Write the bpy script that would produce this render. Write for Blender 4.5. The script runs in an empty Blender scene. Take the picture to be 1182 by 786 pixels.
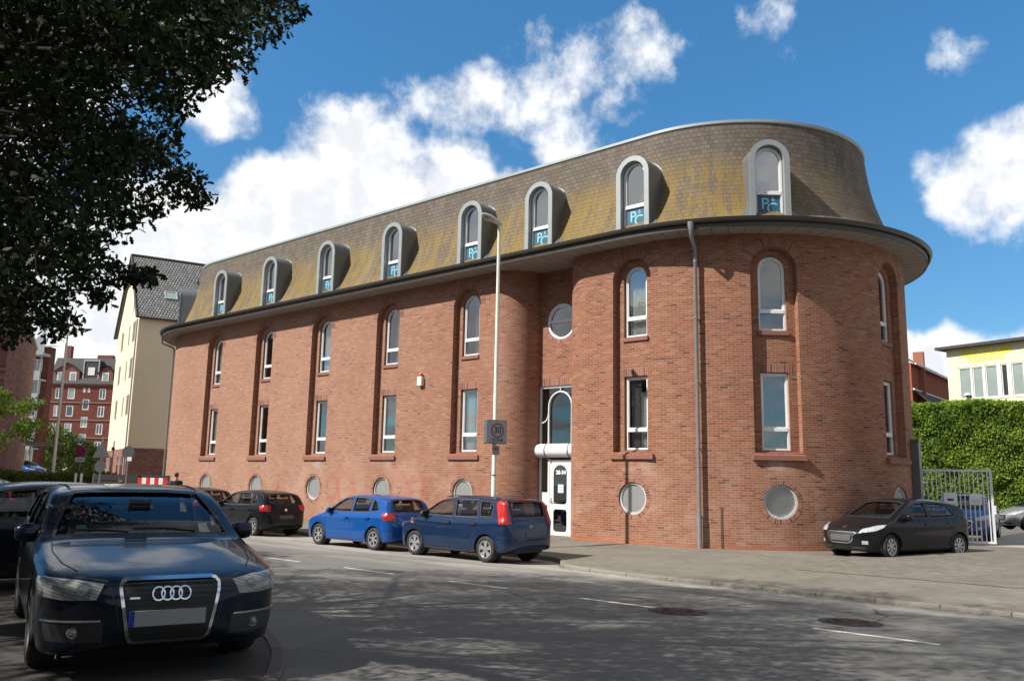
import bpy, bmesh, math, random
import numpy as np
from mathutils import Vector, Matrix
from mathutils.bvhtree import BVHTree
from mathutils.geometry import delaunay_2d_cdt
sc = bpy.context.scene
COL = sc.collection
rad, PI = math.radians, math.pi
rnd = random.Random(7)

# ---------------------------------------------------------------- camera
CAM = Vector((0, 0, 1.62))
_hd, _pt, _rl = rad(180 - 48.8), math.atan(.166), rad(1.1)
AF = Vector((math.cos(_hd)*math.cos(_pt), math.sin(_hd)*math.cos(_pt), math.sin(_pt)))
_r = Vector((math.sin(_hd), -math.cos(_hd), 0)); _u = _r.cross(AF)
AR = _r*math.cos(_rl) + _u*math.sin(_rl); AU = -_r*math.sin(_rl) + _u*math.cos(_rl)
cd = bpy.data.cameras.new('camera'); cam = bpy.data.objects.new('camera', cd); COL.objects.link(cam)
cam.matrix_world = Matrix(((AR.x, AU.x, -AF.x, 0), (AR.y, AU.y, -AF.y, 0), (AR.z, AU.z, -AF.z, CAM.z), (0, 0, 0, 1)))
cd.sensor_width = 36; cd.lens = 36*976/1182; cd.clip_start = .05; cd.clip_end = 3000
sc.camera = cam
HDIR = Vector((math.cos(_hd), math.sin(_hd), 0)); HR = Vector((math.sin(_hd), -math.cos(_hd), 0))
def at(lat, dep, z=0):                       # metres right of / ahead of the viewpoint -> world
    return HR*lat + HDIR*dep + Vector((0, 0, z))
def sproj(P):                                # used only to shape the oak's crown outline
    d = P - np.array(CAM); z = d @ np.array(AF); z = np.where(abs(z) < 1e-3, 1e-3, z)
    return 591 + 976*(d @ np.array(AR))/z, 393 - 976*(d @ np.array(AU))/z, z

# ---------------------------------------------------------------- light
SUN_EL, SUN_AZ = rad(42.7), rad(27)          # azimuth from -Y towards -X
S = Vector((-math.sin(SUN_AZ)*math.cos(SUN_EL), -math.cos(SUN_AZ)*math.cos(SUN_EL), math.sin(SUN_EL)))
sd = bpy.data.lights.new('sun', 'SUN'); sd.energy = 5.0; sd.angle = rad(.53); sd.color = (1, .95, .87)
sun = bpy.data.objects.new('sun', sd); COL.objects.link(sun)
sun.rotation_euler = S.to_track_quat('Z', 'Y').to_euler(); sun.location = (0, 0, 30)

class NT:
    """small node-building helper"""
    def __init__(s, tree): s.t = tree; s.n = tree.nodes; s.l = tree.links
    def node(s, typ, **kw):
        n = s.n.new(typ)
        for k, v in kw.items(): setattr(n, k, v)
        return n
    def put(s, sock, v):
        if v is None: return
        if isinstance(v, bpy.types.NodeSocket): s.l.new(v, sock)
        elif hasattr(sock, 'default_value'):
            try: sock.default_value = v
            except Exception: sock.default_value = (*v, 1) if len(v) == 3 else v
    def m(s, op, a, b=None, c=None, clamp=False):
        n = s.node('ShaderNodeMath', operation=op, use_clamp=clamp)
        s.put(n.inputs[0], a); s.put(n.inputs[1], b); s.put(n.inputs[2], c); return n.outputs[0]
    def vm(s, op, a, b=None):
        n = s.node('ShaderNodeVectorMath', operation=op); s.put(n.inputs[0], a); s.put(n.inputs[1], b)
        return n.outputs['Value'] if op in ('DOT_PRODUCT', 'LENGTH') else n.outputs[0]
    def xyz(s, v):
        n = s.node('ShaderNodeSeparateXYZ'); s.put(n.inputs[0], v); return n.outputs
    def comb(s, x, y, z=0.):
        n = s.node('ShaderNodeCombineXYZ'); s.put(n.inputs[0], x); s.put(n.inputs[1], y); s.put(n.inputs[2], z); return n.outputs[0]
    def noise(s, v, scale, det=4, rough=.55, dist=0.):
        n = s.node('ShaderNodeTexNoise'); s.put(n.inputs['Vector'], v); n.inputs['Scale'].default_value = scale
        n.inputs['Detail'].default_value = det; n.inputs['Roughness'].default_value = rough; n.inputs['Distortion'].default_value = dist
        return n.outputs[0]
    def ramp(s, f, pts, interp='LINEAR'):
        n = s.node('ShaderNodeValToRGB'); s.put(n.inputs[0], f); cr = n.color_ramp; cr.interpolation = interp
        while len(cr.elements) < len(pts): cr.elements.new(.5)
        for e, (p, c) in zip(cr.elements, pts):
            e.position = p; e.color = (c, c, c, 1) if isinstance(c, (int, float)) else (*c, 1)
        return n.outputs[0]
    def mix(s, f, a, b, mode='MIX'):
        n = s.node('ShaderNodeMix', data_type='RGBA', blend_type=mode); s.put(n.inputs[0], f); s.put(n.inputs[6], a); s.put(n.inputs[7], b)
        return n.outputs[2]
    def smooth(s, v, lo, hi):
        n = s.node('ShaderNodeMapRange', interpolation_type='SMOOTHSTEP'); s.put(n.inputs[0], v)
        n.inputs[1].default_value = lo; n.inputs[2].default_value = hi; return n.outputs[0]
def c3(*a): return (*a, 1)

w = bpy.data.worlds.new('World'); sc.world = w; w.use_nodes = True
W = NT(w.node_tree); W.n.clear()
sky = W.node('ShaderNodeTexSky', sky_type='NISHITA', sun_disc=False)
sky.sun_elevation = SUN_EL; sky.sun_rotation = math.atan2(S.x, S.y); sky.altitude = 0
sky.air_density = 1.0; sky.dust_density = .25; sky.ozone_density = 3.0
gen = W.node('ShaderNodeTexCoord').outputs['Generated']
nrm = W.vm('NORMALIZE', gen)
x_, y_, z_ = W.xyz(nrm)
# compass bearing left (-) / right (+) of the street axis view, and elevation, both in degrees
azi = W.m('MULTIPLY', W.m('ARCTAN2', W.vm('DOT_PRODUCT', nrm, tuple(HR)), W.vm('DOT_PRODUCT', nrm, tuple(HDIR))), 57.2958)
ele = W.m('MULTIPLY', W.m('ARCSINE', z_), 57.2958)
P2 = W.comb(azi, ele, 0.)
wob = W.m('SUBTRACT', W.noise(P2, .16, 3), .5); wob2 = W.m('SUBTRACT', W.noise(W.comb(ele, azi, 4.), .16, 3), .5)
azd = W.m('MULTIPLY_ADD', wob, 5., azi); eld = W.m('MULTIPLY_ADD', wob2, 4., ele)
CLOUDS = [  # bearing, elevation, half width, half height, strength
 (-19, 14.0, 12, 5.0, 1.4), (-11, 18.4, 6.6, 6.6, 1.4), (-4.0, 19.2, 7.2, 3.8, 1.0), (-3, 15, 9, 5, 1.1), (-24, 9.0, 10, 5.0, 1.2), (-30, 12, 7, 4, 1.1),
 (-14.5, 16.0, 8, 6.0, 1.5), (-27, 10, 12, 7, 1.5),
 (-4.0, 24.8, 5.0, 2.6, .52), (3.0, 25.0, 5.5, 3.4, .55), (6.5, 27.6, 5.5, 2.8, .52), (4.0, 22.0, 3.4, 2.6, .5),
 (-23, 27, 4.2, 2.8, .55), (-21, 23.5, 3.2, 2.5, .7), (-30, 24, 6, 8, .8),
 (30.2, 18.2, 4.2, 3.4, .85), (34, 19, 5, 4, .85), (26.5, 7.5, 5, 2.6, 1.25), (33, 6.5, 6, 3, 1.2),
 (18.5, 29.0, 1.8, 2.4, .20), (29.5, 26.0, 1.3, .9, .16), (-17.5, 19.5, 1.2, 1.0, .3)]
dens = None
for (a, e, wa, we, k) in CLOUDS:
    da = W.m('MULTIPLY', W.m('SUBTRACT', azd, float(a)), 1/wa); de = W.m('MULTIPLY', W.m('SUBTRACT', eld, float(e)), 1/we)
    r2 = W.m('ADD', W.m('MULTIPLY', da, da), W.m('MULTIPLY', de, de))
    g = W.m('MULTIPLY', W.m('SUBTRACT', 1., r2), float(k))
    dens = g if dens is None else W.m('SMOOTH_MAX', dens, g, .25)
front = W.m('GREATER_THAN', W.vm('DOT_PRODUCT', nrm, tuple(HDIR)), .55)
# out of view: added broken cumulus, thickened to neutralise the blue ambient light
gp = W.vm('MULTIPLY', W.comb(W.m('DIVIDE', x_, W.m('ADD', W.m('MAXIMUM', z_, 0.), .12)), W.m('DIVIDE', y_, W.m('ADD', W.m('MAXIMUM', z_, 0.), .12)), 3.), (1., 1., 1.))
other = W.m('MULTIPLY_ADD', W.noise(gp, 1.1, 5, .6), 4.2, -1.55)
dens = W.mix(front, other, dens)
fine = W.noise(P2, .26, 7, .56); fine2 = W.noise(P2, 1.1, 6, .65)
dd = W.m('ADD', W.m('MULTIPLY_ADD', fine, 2.3, -1.12), W.m('MAXIMUM', dens, -1.2))
dd = W.m('MULTIPLY_ADD', W.m('SUBTRACT', fine2, .5), .45, dd)
cov = W.smooth(dd, -.04, .84)
# shading: thick parts towards the base are grey-blue, edges towards the sun bright
off = W.noise(W.comb(W.m('ADD', azi, .9), W.m('ADD', ele, 1.4), 0.), .26, 6, .55)
lit = W.smooth(W.m('ADD', W.m('SUBTRACT', fine, off), W.m('MULTIPLY', W.m('SUBTRACT', .9, dd), .05)), -.13, .10)
ccol = W.mix(lit, c3(8.0, 8.15, 8.4), c3(10.2, 10.2, 10.1))
skyc = W.mix(1., sky.outputs[0], W.mix(W.smooth(ele, 4, 32), c3(.58, .92, 1.08), c3(.60, 1.24, 1.48)), 'MULTIPLY')
ccol = W.mix(front, W.mix(1., ccol, c3(.60, .585, .57), 'MULTIPLY'), ccol)  # the added unseen clouds are greyed to keep the shade light neutral
colr = W.mix(W.m('MULTIPLY', cov, .96), skyc, ccol)
bg = W.node('ShaderNodeBackground'); W.put(bg.inputs[0], colr); bg.inputs[1].default_value = .082
W.l.new(bg.outputs[0], W.node('ShaderNodeOutputWorld').inputs[0])
vs = sc.view_settings
sc.display_settings.display_device = 'sRGB'; vs.view_transform = 'Standard'; vs.look = 'None'; vs.gamma = 1; vs.exposure = .48; vs.use_curve_mapping = False
sc.render.engine = 'CYCLES'; sc.cycles.max_bounces = 7; sc.cycles.transparent_max_bounces = 12

# ---------------------------------------------------------------- object helpers
def tag(o, label=None, cat=None, group=None, kind=None):
    if label: o['label'] = label
    if cat: o['category'] = cat
    if group: o['group'] = group
    if kind: o['kind'] = kind
    return o
def empty(name, loc=(0, 0, 0), rz=0., label=None, cat=None, group=None):
    o = bpy.data.objects.new(name, None); o.empty_display_size = .3; COL.objects.link(o)
    o.location = loc; o.rotation_euler = (0, 0, rz)
    return tag(o, label, cat, group)
def mobj(name, me, mat, parent=None, smooth=None):
    if mat is not None and not me.materials: me.materials.append(mat)
    if smooth is not None:
        me.shade_smooth()
        if smooth > 0: me.set_sharp_from_angle(angle=rad(smooth))
    o = bpy.data.objects.new(name, me); COL.objects.link(o)
    if parent is not None: o.parent = parent
    return o
class MB:
    """collects vertices and faces; build() links one mesh object (coordinates relative to 'org')"""
    def __init__(s, org=(0, 0, 0)): s.v = []; s.f = []; s.uv = []; s.org = Vector(org)
    def add(s, vs_, fs, uvs=None):
        b = len(s.v); s.v += [tuple(Vector(p) - s.org) for p in vs_]; s.f += [tuple(b+i for i in f) for f in fs]
        if uvs is not None: s.uv += uvs
        return s
    def box(s, x0, x1, y0, y1, z0, z1, M=None):
        p = [Vector((x, y, z)) for x in (x0, x1) for y in (y0, y1) for z in (z0, z1)]
        if M is not None: p = [M(q) for q in p]
        return s.add(p, [(0, 1, 3, 2), (4, 6, 7, 5), (0, 4, 5, 1), (2, 3, 7, 6), (0, 2, 6, 4), (1, 5, 7, 3)])
    def tube(s, pts, r, n=10, caps=True):
        pts = [Vector(p) for p in pts]; rs = r if isinstance(r, (list, tuple)) else [r]*len(pts); vs_ = []
        up = None
        for i, p in enumerate(pts):
            t = (pts[min(i+1, len(pts)-1)] - pts[max(i-1, 0)]).normalized()
            if up is None: up = Vector((0, 0, 1)) if abs(t.z) < .9 else Vector((1, 0, 0))
            a = (up - t*up.dot(t)).normalized(); b = t.cross(a); up = a
            vs_ += [p + (a*math.cos(2*PI*k/n) + b*math.sin(2*PI*k/n))*rs[i] for k in range(n)]
        fs = [(i*n+k, i*n+(k+1) % n, (i+1)*n+(k+1) % n, (i+1)*n+k) for i in range(len(pts)-1) for k in range(n)]
        if caps: fs += [tuple(range(n-1, -1, -1)), tuple((len(pts)-1)*n+k for k in range(n))]
        return s.add(vs_, fs)
    def lathe(s, prof, c=(0, 0, 0), axis='z', n=32, M=None):
        vs_ = []
        for (r, h) in prof:
            for k in range(n):
                a = 2*PI*k/n; q = (r*math.cos(a), r*math.sin(a), h)
                if axis == 'y': q = (q[0], q[2], q[1])
                if axis == 'x': q = (q[2], q[0], q[1])
                q = Vector(q) + Vector(c); vs_.append(M(q) if M else q)
        m = len(prof)
        return s.add(vs_, [(i*n+k, i*n+(k+1) % n, (i+1)*n+(k+1) % n, (i+1)*n+k) for i in range(m-1) for k in range(n)])
    def prism(s, poly, d0, d1, M):
        """poly in (u,v), extruded between depths d0 and d1, mapped by M(u,v,w)"""
        n = len(poly); vs_ = [M(u, v, d0) for u, v in poly] + [M(u, v, d1) for u, v in poly]
        return s.add(vs_, [tuple(range(n)), tuple(range(2*n-1, n-1, -1))] + [(i, (i+1) % n, n+(i+1) % n, n+i) for i in range(n)])
    def ring(s, out, inn, d0, d1, M):
        """flat ring between two outlines of equal length, extruded"""
        n = len(out); vs_ = [M(u, v, d) for d in (d0, d1) for pl in (out, inn) for u, v in pl]
        f = []
        for i in range(n):
            j = (i+1) % n
            f += [(n*2+i, n*2+j, n*3+j, n*3+i), (i, n+i, n+j, j), (i, j, n*2+j, n*2+i), (n+i, n*3+i, n*3+j, n+j)]
        return s.add(vs_, f)
    def build(s, name, mat, parent=None, smooth=None):
        me = bpy.data.meshes.new(name); me.from_pydata(s.v, [], s.f); me.update()
        bm = bmesh.new(); bm.from_mesh(me); bmesh.ops.recalc_face_normals(bm, faces=bm.faces); bm.to_mesh(me); bm.free()
        return mobj(name, me, mat, parent, smooth)
def build_split(mb, name, mat, parent=None, smooth=None):
    """one object per connected piece"""
    par = list(range(len(mb.v)))
    def find(i):
        while par[i] != i: par[i] = par[par[i]]; i = par[i]
        return i
    for f in mb.f:
        for j in f[1:]: par[find(j)] = find(f[0])
    groups = {}
    for f in mb.f: groups.setdefault(find(f[0]), []).append(f)
    for fs in groups.values():
        idx = sorted({i for f in fs for i in f}); mp = {i: k for k, i in enumerate(idx)}
        q = MB(); q.v = [mb.v[i] for i in idx]; q.f = [tuple(mp[i] for i in f) for f in fs]; q.build(name, mat, parent, smooth)
def raw_mesh(name, verts, nper, counts=None):
    """fast mesh of many separate polygons: verts (N*nper,3)"""
    verts = np.asarray(verts, np.float32); n = len(verts); nf = n//nper
    me = bpy.data.meshes.new(name); me.vertices.add(n); me.vertices.foreach_set('co', verts.ravel())
    me.loops.add(n); me.loops.foreach_set('vertex_index', np.arange(n, dtype=np.int32))
    me.polygons.add(nf); me.polygons.foreach_set('loop_start', np.arange(0, n, nper, dtype=np.int32))
    me.update(calc_edges=True); return me
def text_mesh(txt, size, ext=.004, bold=0., align='CENTER'):
    cu = bpy.data.curves.new('t', 'FONT'); cu.body = txt; cu.size = size; cu.extrude = ext; cu.offset = bold
    cu.align_x = align; cu.align_y = 'CENTER'; o = bpy.data.objects.new('t', cu); COL.objects.link(o)
    bpy.context.view_layer.update(); dg = bpy.context.evaluated_depsgraph_get()
    me = bpy.data.meshes.new_from_object(o.evaluated_get(dg)); bpy.data.objects.remove(o); bpy.data.curves.remove(cu); return me
def text_obj(name, txt, size, M, mat, parent, ext=.004, bold=0., sx=1.):
    me = text_mesh(txt, size, ext, bold)
    for v in me.vertices: v.co = M(v.co.x*sx, v.co.y, v.co.z)
    me.update(); me.materials.clear(); return mobj(name, me, mat, parent)
def flag(o, mat): return mobj

# ---------------------------------------------------------------- materials
MATS = {}
def base_mat(name):
    m = bpy.data.materials.new(name); m.use_nodes = True; t = NT(m.node_tree); b = t.n['Principled BSDF']; MATS[name] = m
    return m, t, b
def simple(name, col, rough=.6, metal=0., var=.12, vs=3., coat=0., spec=None, bump=0., bs=40., dirt=None):
    m, t, b = base_mat(name)
    tc = t.node('ShaderNodeTexCoord').outputs['Object']
    f = t.noise(tc, vs, 5, .6)
    k = t.m('MULTIPLY_ADD', f, 2*var, 1-var)
    colr = t.mix(1., c3(*col), t.comb(k, k, k), 'MULTIPLY')
    if dirt: colr = t.mix(t.m('MULTIPLY', t.smooth(t.noise(tc, vs*.6, 6, .65), .48, .72), dirt[1]), colr, c3(*dirt[0]))
    t.put(b.inputs['Base Color'], colr); b.inputs['Metallic'].default_value = metal
    t.put(b.inputs['Roughness'], t.m('MULTIPLY_ADD', f, .16, rough-.08))
    if coat == 1. and rough == .30: b.inputs['Specular IOR Level'].default_value = .12
    if coat: b.inputs['Coat Weight'].default_value = coat; b.inputs['Coat Roughness'].default_value = .03
    if spec is not None: b.inputs['Specular IOR Level'].default_value = spec
    if bump:
        bp = t.node('ShaderNodeBump'); bp.inputs['Strength'].default_value = bump; bp.inputs['Distance'].default_value = .01
        t.put(bp.inputs['Height'], t.noise(tc, bs, 5, .6)); t.put(b.inputs['Normal'], bp.outputs[0])
    return m
def brick_mat(name, cols, mortar, bw=.225, rh=.066, ms=.0065, off=.5, coord='UV', wear=None, rough=.88, marks=None, big=.16, bump=.35):
    m, t, b = base_mat(name)
    tc = t.node('ShaderNodeTexCoord'); v = tc.outputs[coord]
    def br(c1, c2, mm, bias=0.):
        n = t.node('ShaderNodeTexBrick', offset=off); t.put(n.inputs['Vector'], v)
        n.inputs['Color1'].default_value = c3(*c1); n.inputs['Color2'].default_value = c3(*c2); n.inputs['Mortar'].default_value = c3(*mm)
        n.inputs['Scale'].default_value = 1.; n.inputs['Mortar Size'].default_value = ms; n.inputs['Mortar Smooth'].default_value = .3
        n.inputs['Bias'].default_value = bias; n.inputs['Brick Width'].default_value = bw; n.inputs['Row Height'].default_value = rh
        return n
    n = br((0, 0, 0), (1, 1, 1), (.5, .5, .5))
    bc = t.ramp(n.outputs[0], [(p, c) for p, c in cols], 'LINEAR')
    low = t.noise(v, .55, 4, .6); lo2 = t.noise(v, 7., 4, .6)
    bc = t.mix(t.m('MULTIPLY_ADD', lo2, .5, -.05, clamp=True), bc, t.mix(1., bc, c3(.72, .70, .72), 'MULTIPLY'))
    colr = t.mix(n.outputs['Fac'], bc, c3(*mortar))
    if wear: colr = wear(t, v, colr)
    k = t.m('MULTIPLY_ADD', low, 2*big, 1-big)
    colr = t.mix(1., colr, t.comb(k, k, k), 'MULTIPLY')
    t.put(b.inputs['Base Color'], colr); b.inputs['Roughness'].default_value = rough; b.inputs['Specular IOR Level'].default_value = .3
    bp = t.node('ShaderNodeBump'); bp.inputs['Strength'].default_value = bump; bp.inputs['Distance'].default_value = .012
    h = t.m('MULTIPLY_ADD', t.noise(v, 60., 3), .3, t.m('SUBTRACT', 1., n.outputs['Fac']))
    t.put(bp.inputs['Height'], h); t.put(b.inputs['Normal'], bp.outputs[0])
    return m
def ring_mark(t, v, cx, cz, r, wd):
    x, y, z = t.xyz(v)
    d = t.m('SQRT', t.m('ADD', t.m('POWER', t.m('SUBTRACT', x, cx), 2.), t.m('POWER', t.m('MULTIPLY', t.m('SUBTRACT', y, cz), .8), 2.)))
    d = t.m('ADD', d, t.m('MULTIPLY_ADD', t.noise(v, 2., 3), .3, -.15))
    return t.smooth(t.m('ABSOLUTE', t.m('SUBTRACT', d, r)), wd, wd*.3)
WBAYS = [-36.73, -32.58, -28.43, -24.28, -20.13, -12.144, -8.024, -3.764]
def wall_wear(t, v, colr):
    x, y, z = t.xyz(v)
    # pale bloom low on the wall, washed graffiti ghosts, crumbling orange course at the foot
    low = t.smooth(y, 3.6, .2); nz = t.smooth(t.noise(v, .9, 6, .7), .42, .68)
    colr = t.mix(t.m('MULTIPLY', t.m('MULTIPLY', low, nz), .34), colr, c3(.50, .35, .28))
    nz2 = t.smooth(t.noise(t.comb(x, t.m('MULTIPLY', y, .4), 3.), .5, 5, .6), .5, .75)
    colr = t.mix(t.m('MULTIPLY', nz2, .14), colr, c3(.50, .37, .30))
    lf = t.smooth(x, -15., -30.); colr = t.mix(t.m('MULTIPLY', lf, .20), colr, c3(.52, .36, .27))
    for s_ in WBAYS:
        dx = t.smooth(t.m('ABSOLUTE', t.m('SUBTRACT', x, s_)), .85, .45); dz = t.m('MULTIPLY', t.smooth(y, 1.75, 2.25), t.m('LESS_THAN', y, 2.34))
        colr = t.mix(t.m('MULTIPLY', t.m('MULTIPLY', dx, dz), t.m('MULTIPLY', nz, .45)), colr, c3(.52, .42, .36))
    for (cx, r) in ((-22.35, .38), (-23.3, .42), (-26.3, .5), (-27.2, .35), (-30.4, .45)):
        colr = t.mix(t.m('MULTIPLY', ring_mark(t, v, cx, 1.25, r, .17), .30), colr, c3(.33, .085, .06))
    for (cx, r) in ((-22.9, .8), (-26.0, .9), (-29.5, .8)):
        colr = t.mix(t.m('MULTIPLY', ring_mark(t, v, cx, 1.45, r*.5, .5), .10), colr, c3(.60, .44, .38))
    foot = t.m('MULTIPLY', t.smooth(y, .07, -.02), t.smooth(t.noise(v, 2.2, 3), .35, .5))
    colr = t.mix(t.m('MULTIPLY', foot, .65), colr, c3(.40, .12, .055))
    return colr
BR = [(0, (.10, .045, .036)), (.025, (.15, .062, .042)), (.06, (.235, .078, .043)), (.35, (.262, .094, .049)), (.6, (.285, .104, .053)), (.85, (.295, .122, .066)), (1, (.325, .165, .10))]
M_brick = brick_mat('red_brick', BR, (.315, .235, .18), wear=wall_wear)
M_rowlock = brick_mat('rowlock_brick', [(0, (.13, .05, .04)), (.3, (.26, .10, .06)), (1, (.35, .15, .10))], (.34, .27, .235), bw=.0775, rh=.5, off=0., ms=.008)
M_sill = simple('sill_brick', (.24, .10, .075), .85, var=.25, vs=18, bump=.3)
M_white = simple('white_frame', (.74, .74, .74), .35, var=.06, vs=2, dirt=((.55, .53, .50), .5))
M_offw = simple('offwhite_metal', (.78, .78, .78), .4, var=.05)
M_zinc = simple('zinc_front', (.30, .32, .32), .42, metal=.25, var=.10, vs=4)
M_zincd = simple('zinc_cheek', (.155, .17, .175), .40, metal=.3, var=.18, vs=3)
M_capz = simple('verge_metal', (.30, .34, .33), .45, metal=.2, var=.1)
M_gut = simple('gutter_metal', (.062, .052, .045), .4, metal=.3, var=.2, vs=2)
M_pipe = simple('pipe_metal', (.27, .275, .285), .45, metal=.4, var=.2, vs=4)
M_grille = simple('vent_louvre', (.50, .51, .51), .5, var=.08)
M_black = simple('black_rubber', (.012, .012, .013), .6, var=.2)
M_dark = simple('dark_interior', (.022, .022, .025), .8, var=.3)
M_blackg = simple('black_gloss', (.01, .01, .012), .15, coat=.5)
M_chrome = simple('chrome', (.75, .76, .78), .12, metal=1., var=.05)
M_rim = simple('rim_silver', (.50, .51, .53), .3, metal=.65, var=.12, vs=12, dirt=((.18, .15, .12), .4))
M_tyre = simple('tyre', (.022, .021, .021), .85, var=.25, vs=15, dirt=((.09, .08, .07), .5))
M_post = simple('lamp_post_paint', (.68, .66, .57), .5, var=.16, vs=3, dirt=((.33, .33, .27), .5))
M_curt = simple('curtain', (.74, .74, .72), .9, var=.1)
def glass(name, tint=.35, rough=.0, f=1.5, base=.06):
    m, t, b = base_mat(name); t.n.remove(b)
    tr = t.node('ShaderNodeBsdfTransparent'); tr.inputs[0].default_value = c3(tint*.97, tint, tint*.99)
    gl = t.node('ShaderNodeBsdfGlossy'); gl.inputs['Roughness'].default_value = rough; gl.inputs[0].default_value = c3(.95, .97, 1)
    lw = t.node('ShaderNodeLayerWeight'); lw.inputs[0].default_value = .5; f0 = ((f-1)/(f+1))**2
    fr = t.m('MULTIPLY_ADD', t.m('POWER', lw.outputs['Facing'], 5.), 1-f0, f0)
    geo = t.node('ShaderNodeNewGeometry')
    bp = t.node('ShaderNodeBump'); bp.inputs['Strength'].default_value = .03; bp.inputs['Distance'].default_value = .02
    t.put(bp.inputs['Height'], t.noise(t.node('ShaderNodeTexCoord').outputs['Object'], 1.4, 2)); t.put(gl.inputs['Normal'], bp.outputs[0])
    fac = t.m('ADD', fr, base, clamp=True)
    mx = t.node('ShaderNodeMixShader'); t.put(mx.inputs[0], fac); t.l.new(tr.outputs[0], mx.inputs[1]); t.l.new(gl.outputs[0], mx.inputs[2])
    t.l.new(mx.outputs[0], t.n['Material Output'].inputs[0]); return m
M_pane = glass('window_glass', .90, base=.11, f=1.5)
M_carglass = glass('car_glass', .62, base=.03)
M_lens = glass('lamp_lens', .85, base=.05)
M_pane_d = glass('dormer_glass', .9, base=.26, f=1.5)
def paint(name, col, metal=.35):
    m = simple(name, col, .30, metal=metal*.4, var=.05, vs=1.5, coat=1.); b = m.node_tree.nodes['Principled BSDF']
    b.inputs['Coat Weight'].default_value = .5 if max(col) < .03 else .72 if max(col) < .06 else 1.; return m
def leaf_mat(name, c1, c2, trans=.35, c4=None):
    m, t, b = base_mat(name)
    g = t.node('ShaderNodeNewGeometry'); r = g.outputs['Random Per Island']
    col = t.mix(r, c3(*c1), c3(*c2))
    if c4: col = t.mix(t.smooth(t.noise(t.node('ShaderNodeTexCoord').outputs['Object'], .8, 3), .45, .65), col, c3(*c4))
    t.put(b.inputs['Base Color'], col); b.inputs['Roughness'].default_value = .65; b.inputs['Specular IOR Level'].default_value = .22
    tl = t.node('ShaderNodeBsdfTranslucent'); t.put(tl.inputs[0], t.mix(1., col, c3(1.3, 1.5, .5), 'MULTIPLY'))
    mx = t.node('ShaderNodeMixShader'); mx.inputs[0].default_value = trans
    t.l.new(b.outputs[0], mx.inputs[1]); t.l.new(tl.outputs[0], mx.inputs[2]); t.l.new(mx.outputs[0], t.n['Material Output'].inputs[0]); return m
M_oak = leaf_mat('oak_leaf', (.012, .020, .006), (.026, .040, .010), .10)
M_light = leaf_mat('light_leaf', (.07, .12, .022), (.16, .21, .04), .35)
M_hedge = leaf_mat('hedge_leaf', (.13, .21, .03), (.28, .38, .06), .35, (.09, .16, .025))
M_shrub = leaf_mat('shrub_leaf', (.06, .10, .02), (.15, .19, .04), .3)
M_bark = simple('bark', (.085, .07, .055), .95, var=.35, vs=6, bump=.8, bs=18)

# ---------------------------------------------------------------- ground
D = 20.6
def road_z(y): return -.026*(y-5) if y > 5 else 0.
def smooth_line(pts, it=3):
    for _ in range(it):
        q = [pts[0]]
        for (a, b), (c, d) in zip(pts, pts[1:]): q += [(a*.75+c*.25, b*.75+d*.25), (a*.25+c*.75, b*.25+d*.75)]
        q.append(pts[-1]); pts = q
    return pts
def lerp_pts(pts, x):
    if x <= pts[0][0]: return pts[0][1]
    for (a, b), (c, d) in zip(pts, pts[1:]):
        if x <= c: return b + (d-b)*(x-a)/(c-a)
    return pts[-1][1]
KERB = [(-60, 18.6), (-30, 17.6), (-22, 17.25), (-14.2, 17.05), (-13.0, 16.8), (-12.5, 16.1), (-11.9, 15.45), (-10.8, 15.15), (-8, 14.98), (12, 15.05), (60, 15.2)]
NKERB = [(-60, 8.6), (-16, 6.4), (-12, 6.0), (-8.6, 5.6), (-7.1, 4.95), (-6.3, 4.4), (-5.7, 3.9), (-5.0, 3.0), (-4.0, 2.2), (20, 2.0), (60, 2.0)]
KERB = smooth_line(KERB); NKERB = smooth_line(NKERB)
def pave_z(x, y):
    k = lerp_pts(KERB, x); z = -.205 + (.150)*min(1, max(0, (y-k)/max(.5, D-k)))
    if x > -9 and y > 18: a_, b_ = min(1, (y-18)/6), min(1, (x+9)/4); z += .10*a_*a_*(3-2*a_)*b_*b_*(3-2*b_)
    return z
def sheet(name, xs, y0f, y1f, zf, mat, ny=12):
    me = bpy.data.meshes.new(name); vs_, fs = [], []
    for x in xs:
        a, b = y0f(x), y1f(x)
        for j in range(ny+1):
            y = a + (b-a)*j/ny; vs_.append((x, y, zf(x, y)))
    for i in range(len(xs)-1):
        for j in range(ny): a = i*(ny+1)+j; fs.append((a, a+ny+1, a+ny+2, a+1))
    me.from_pydata(vs_, [], fs); me.update()
    o = mobj(name, me, mat, None, 0); return tag(o, kind='structure')
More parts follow.
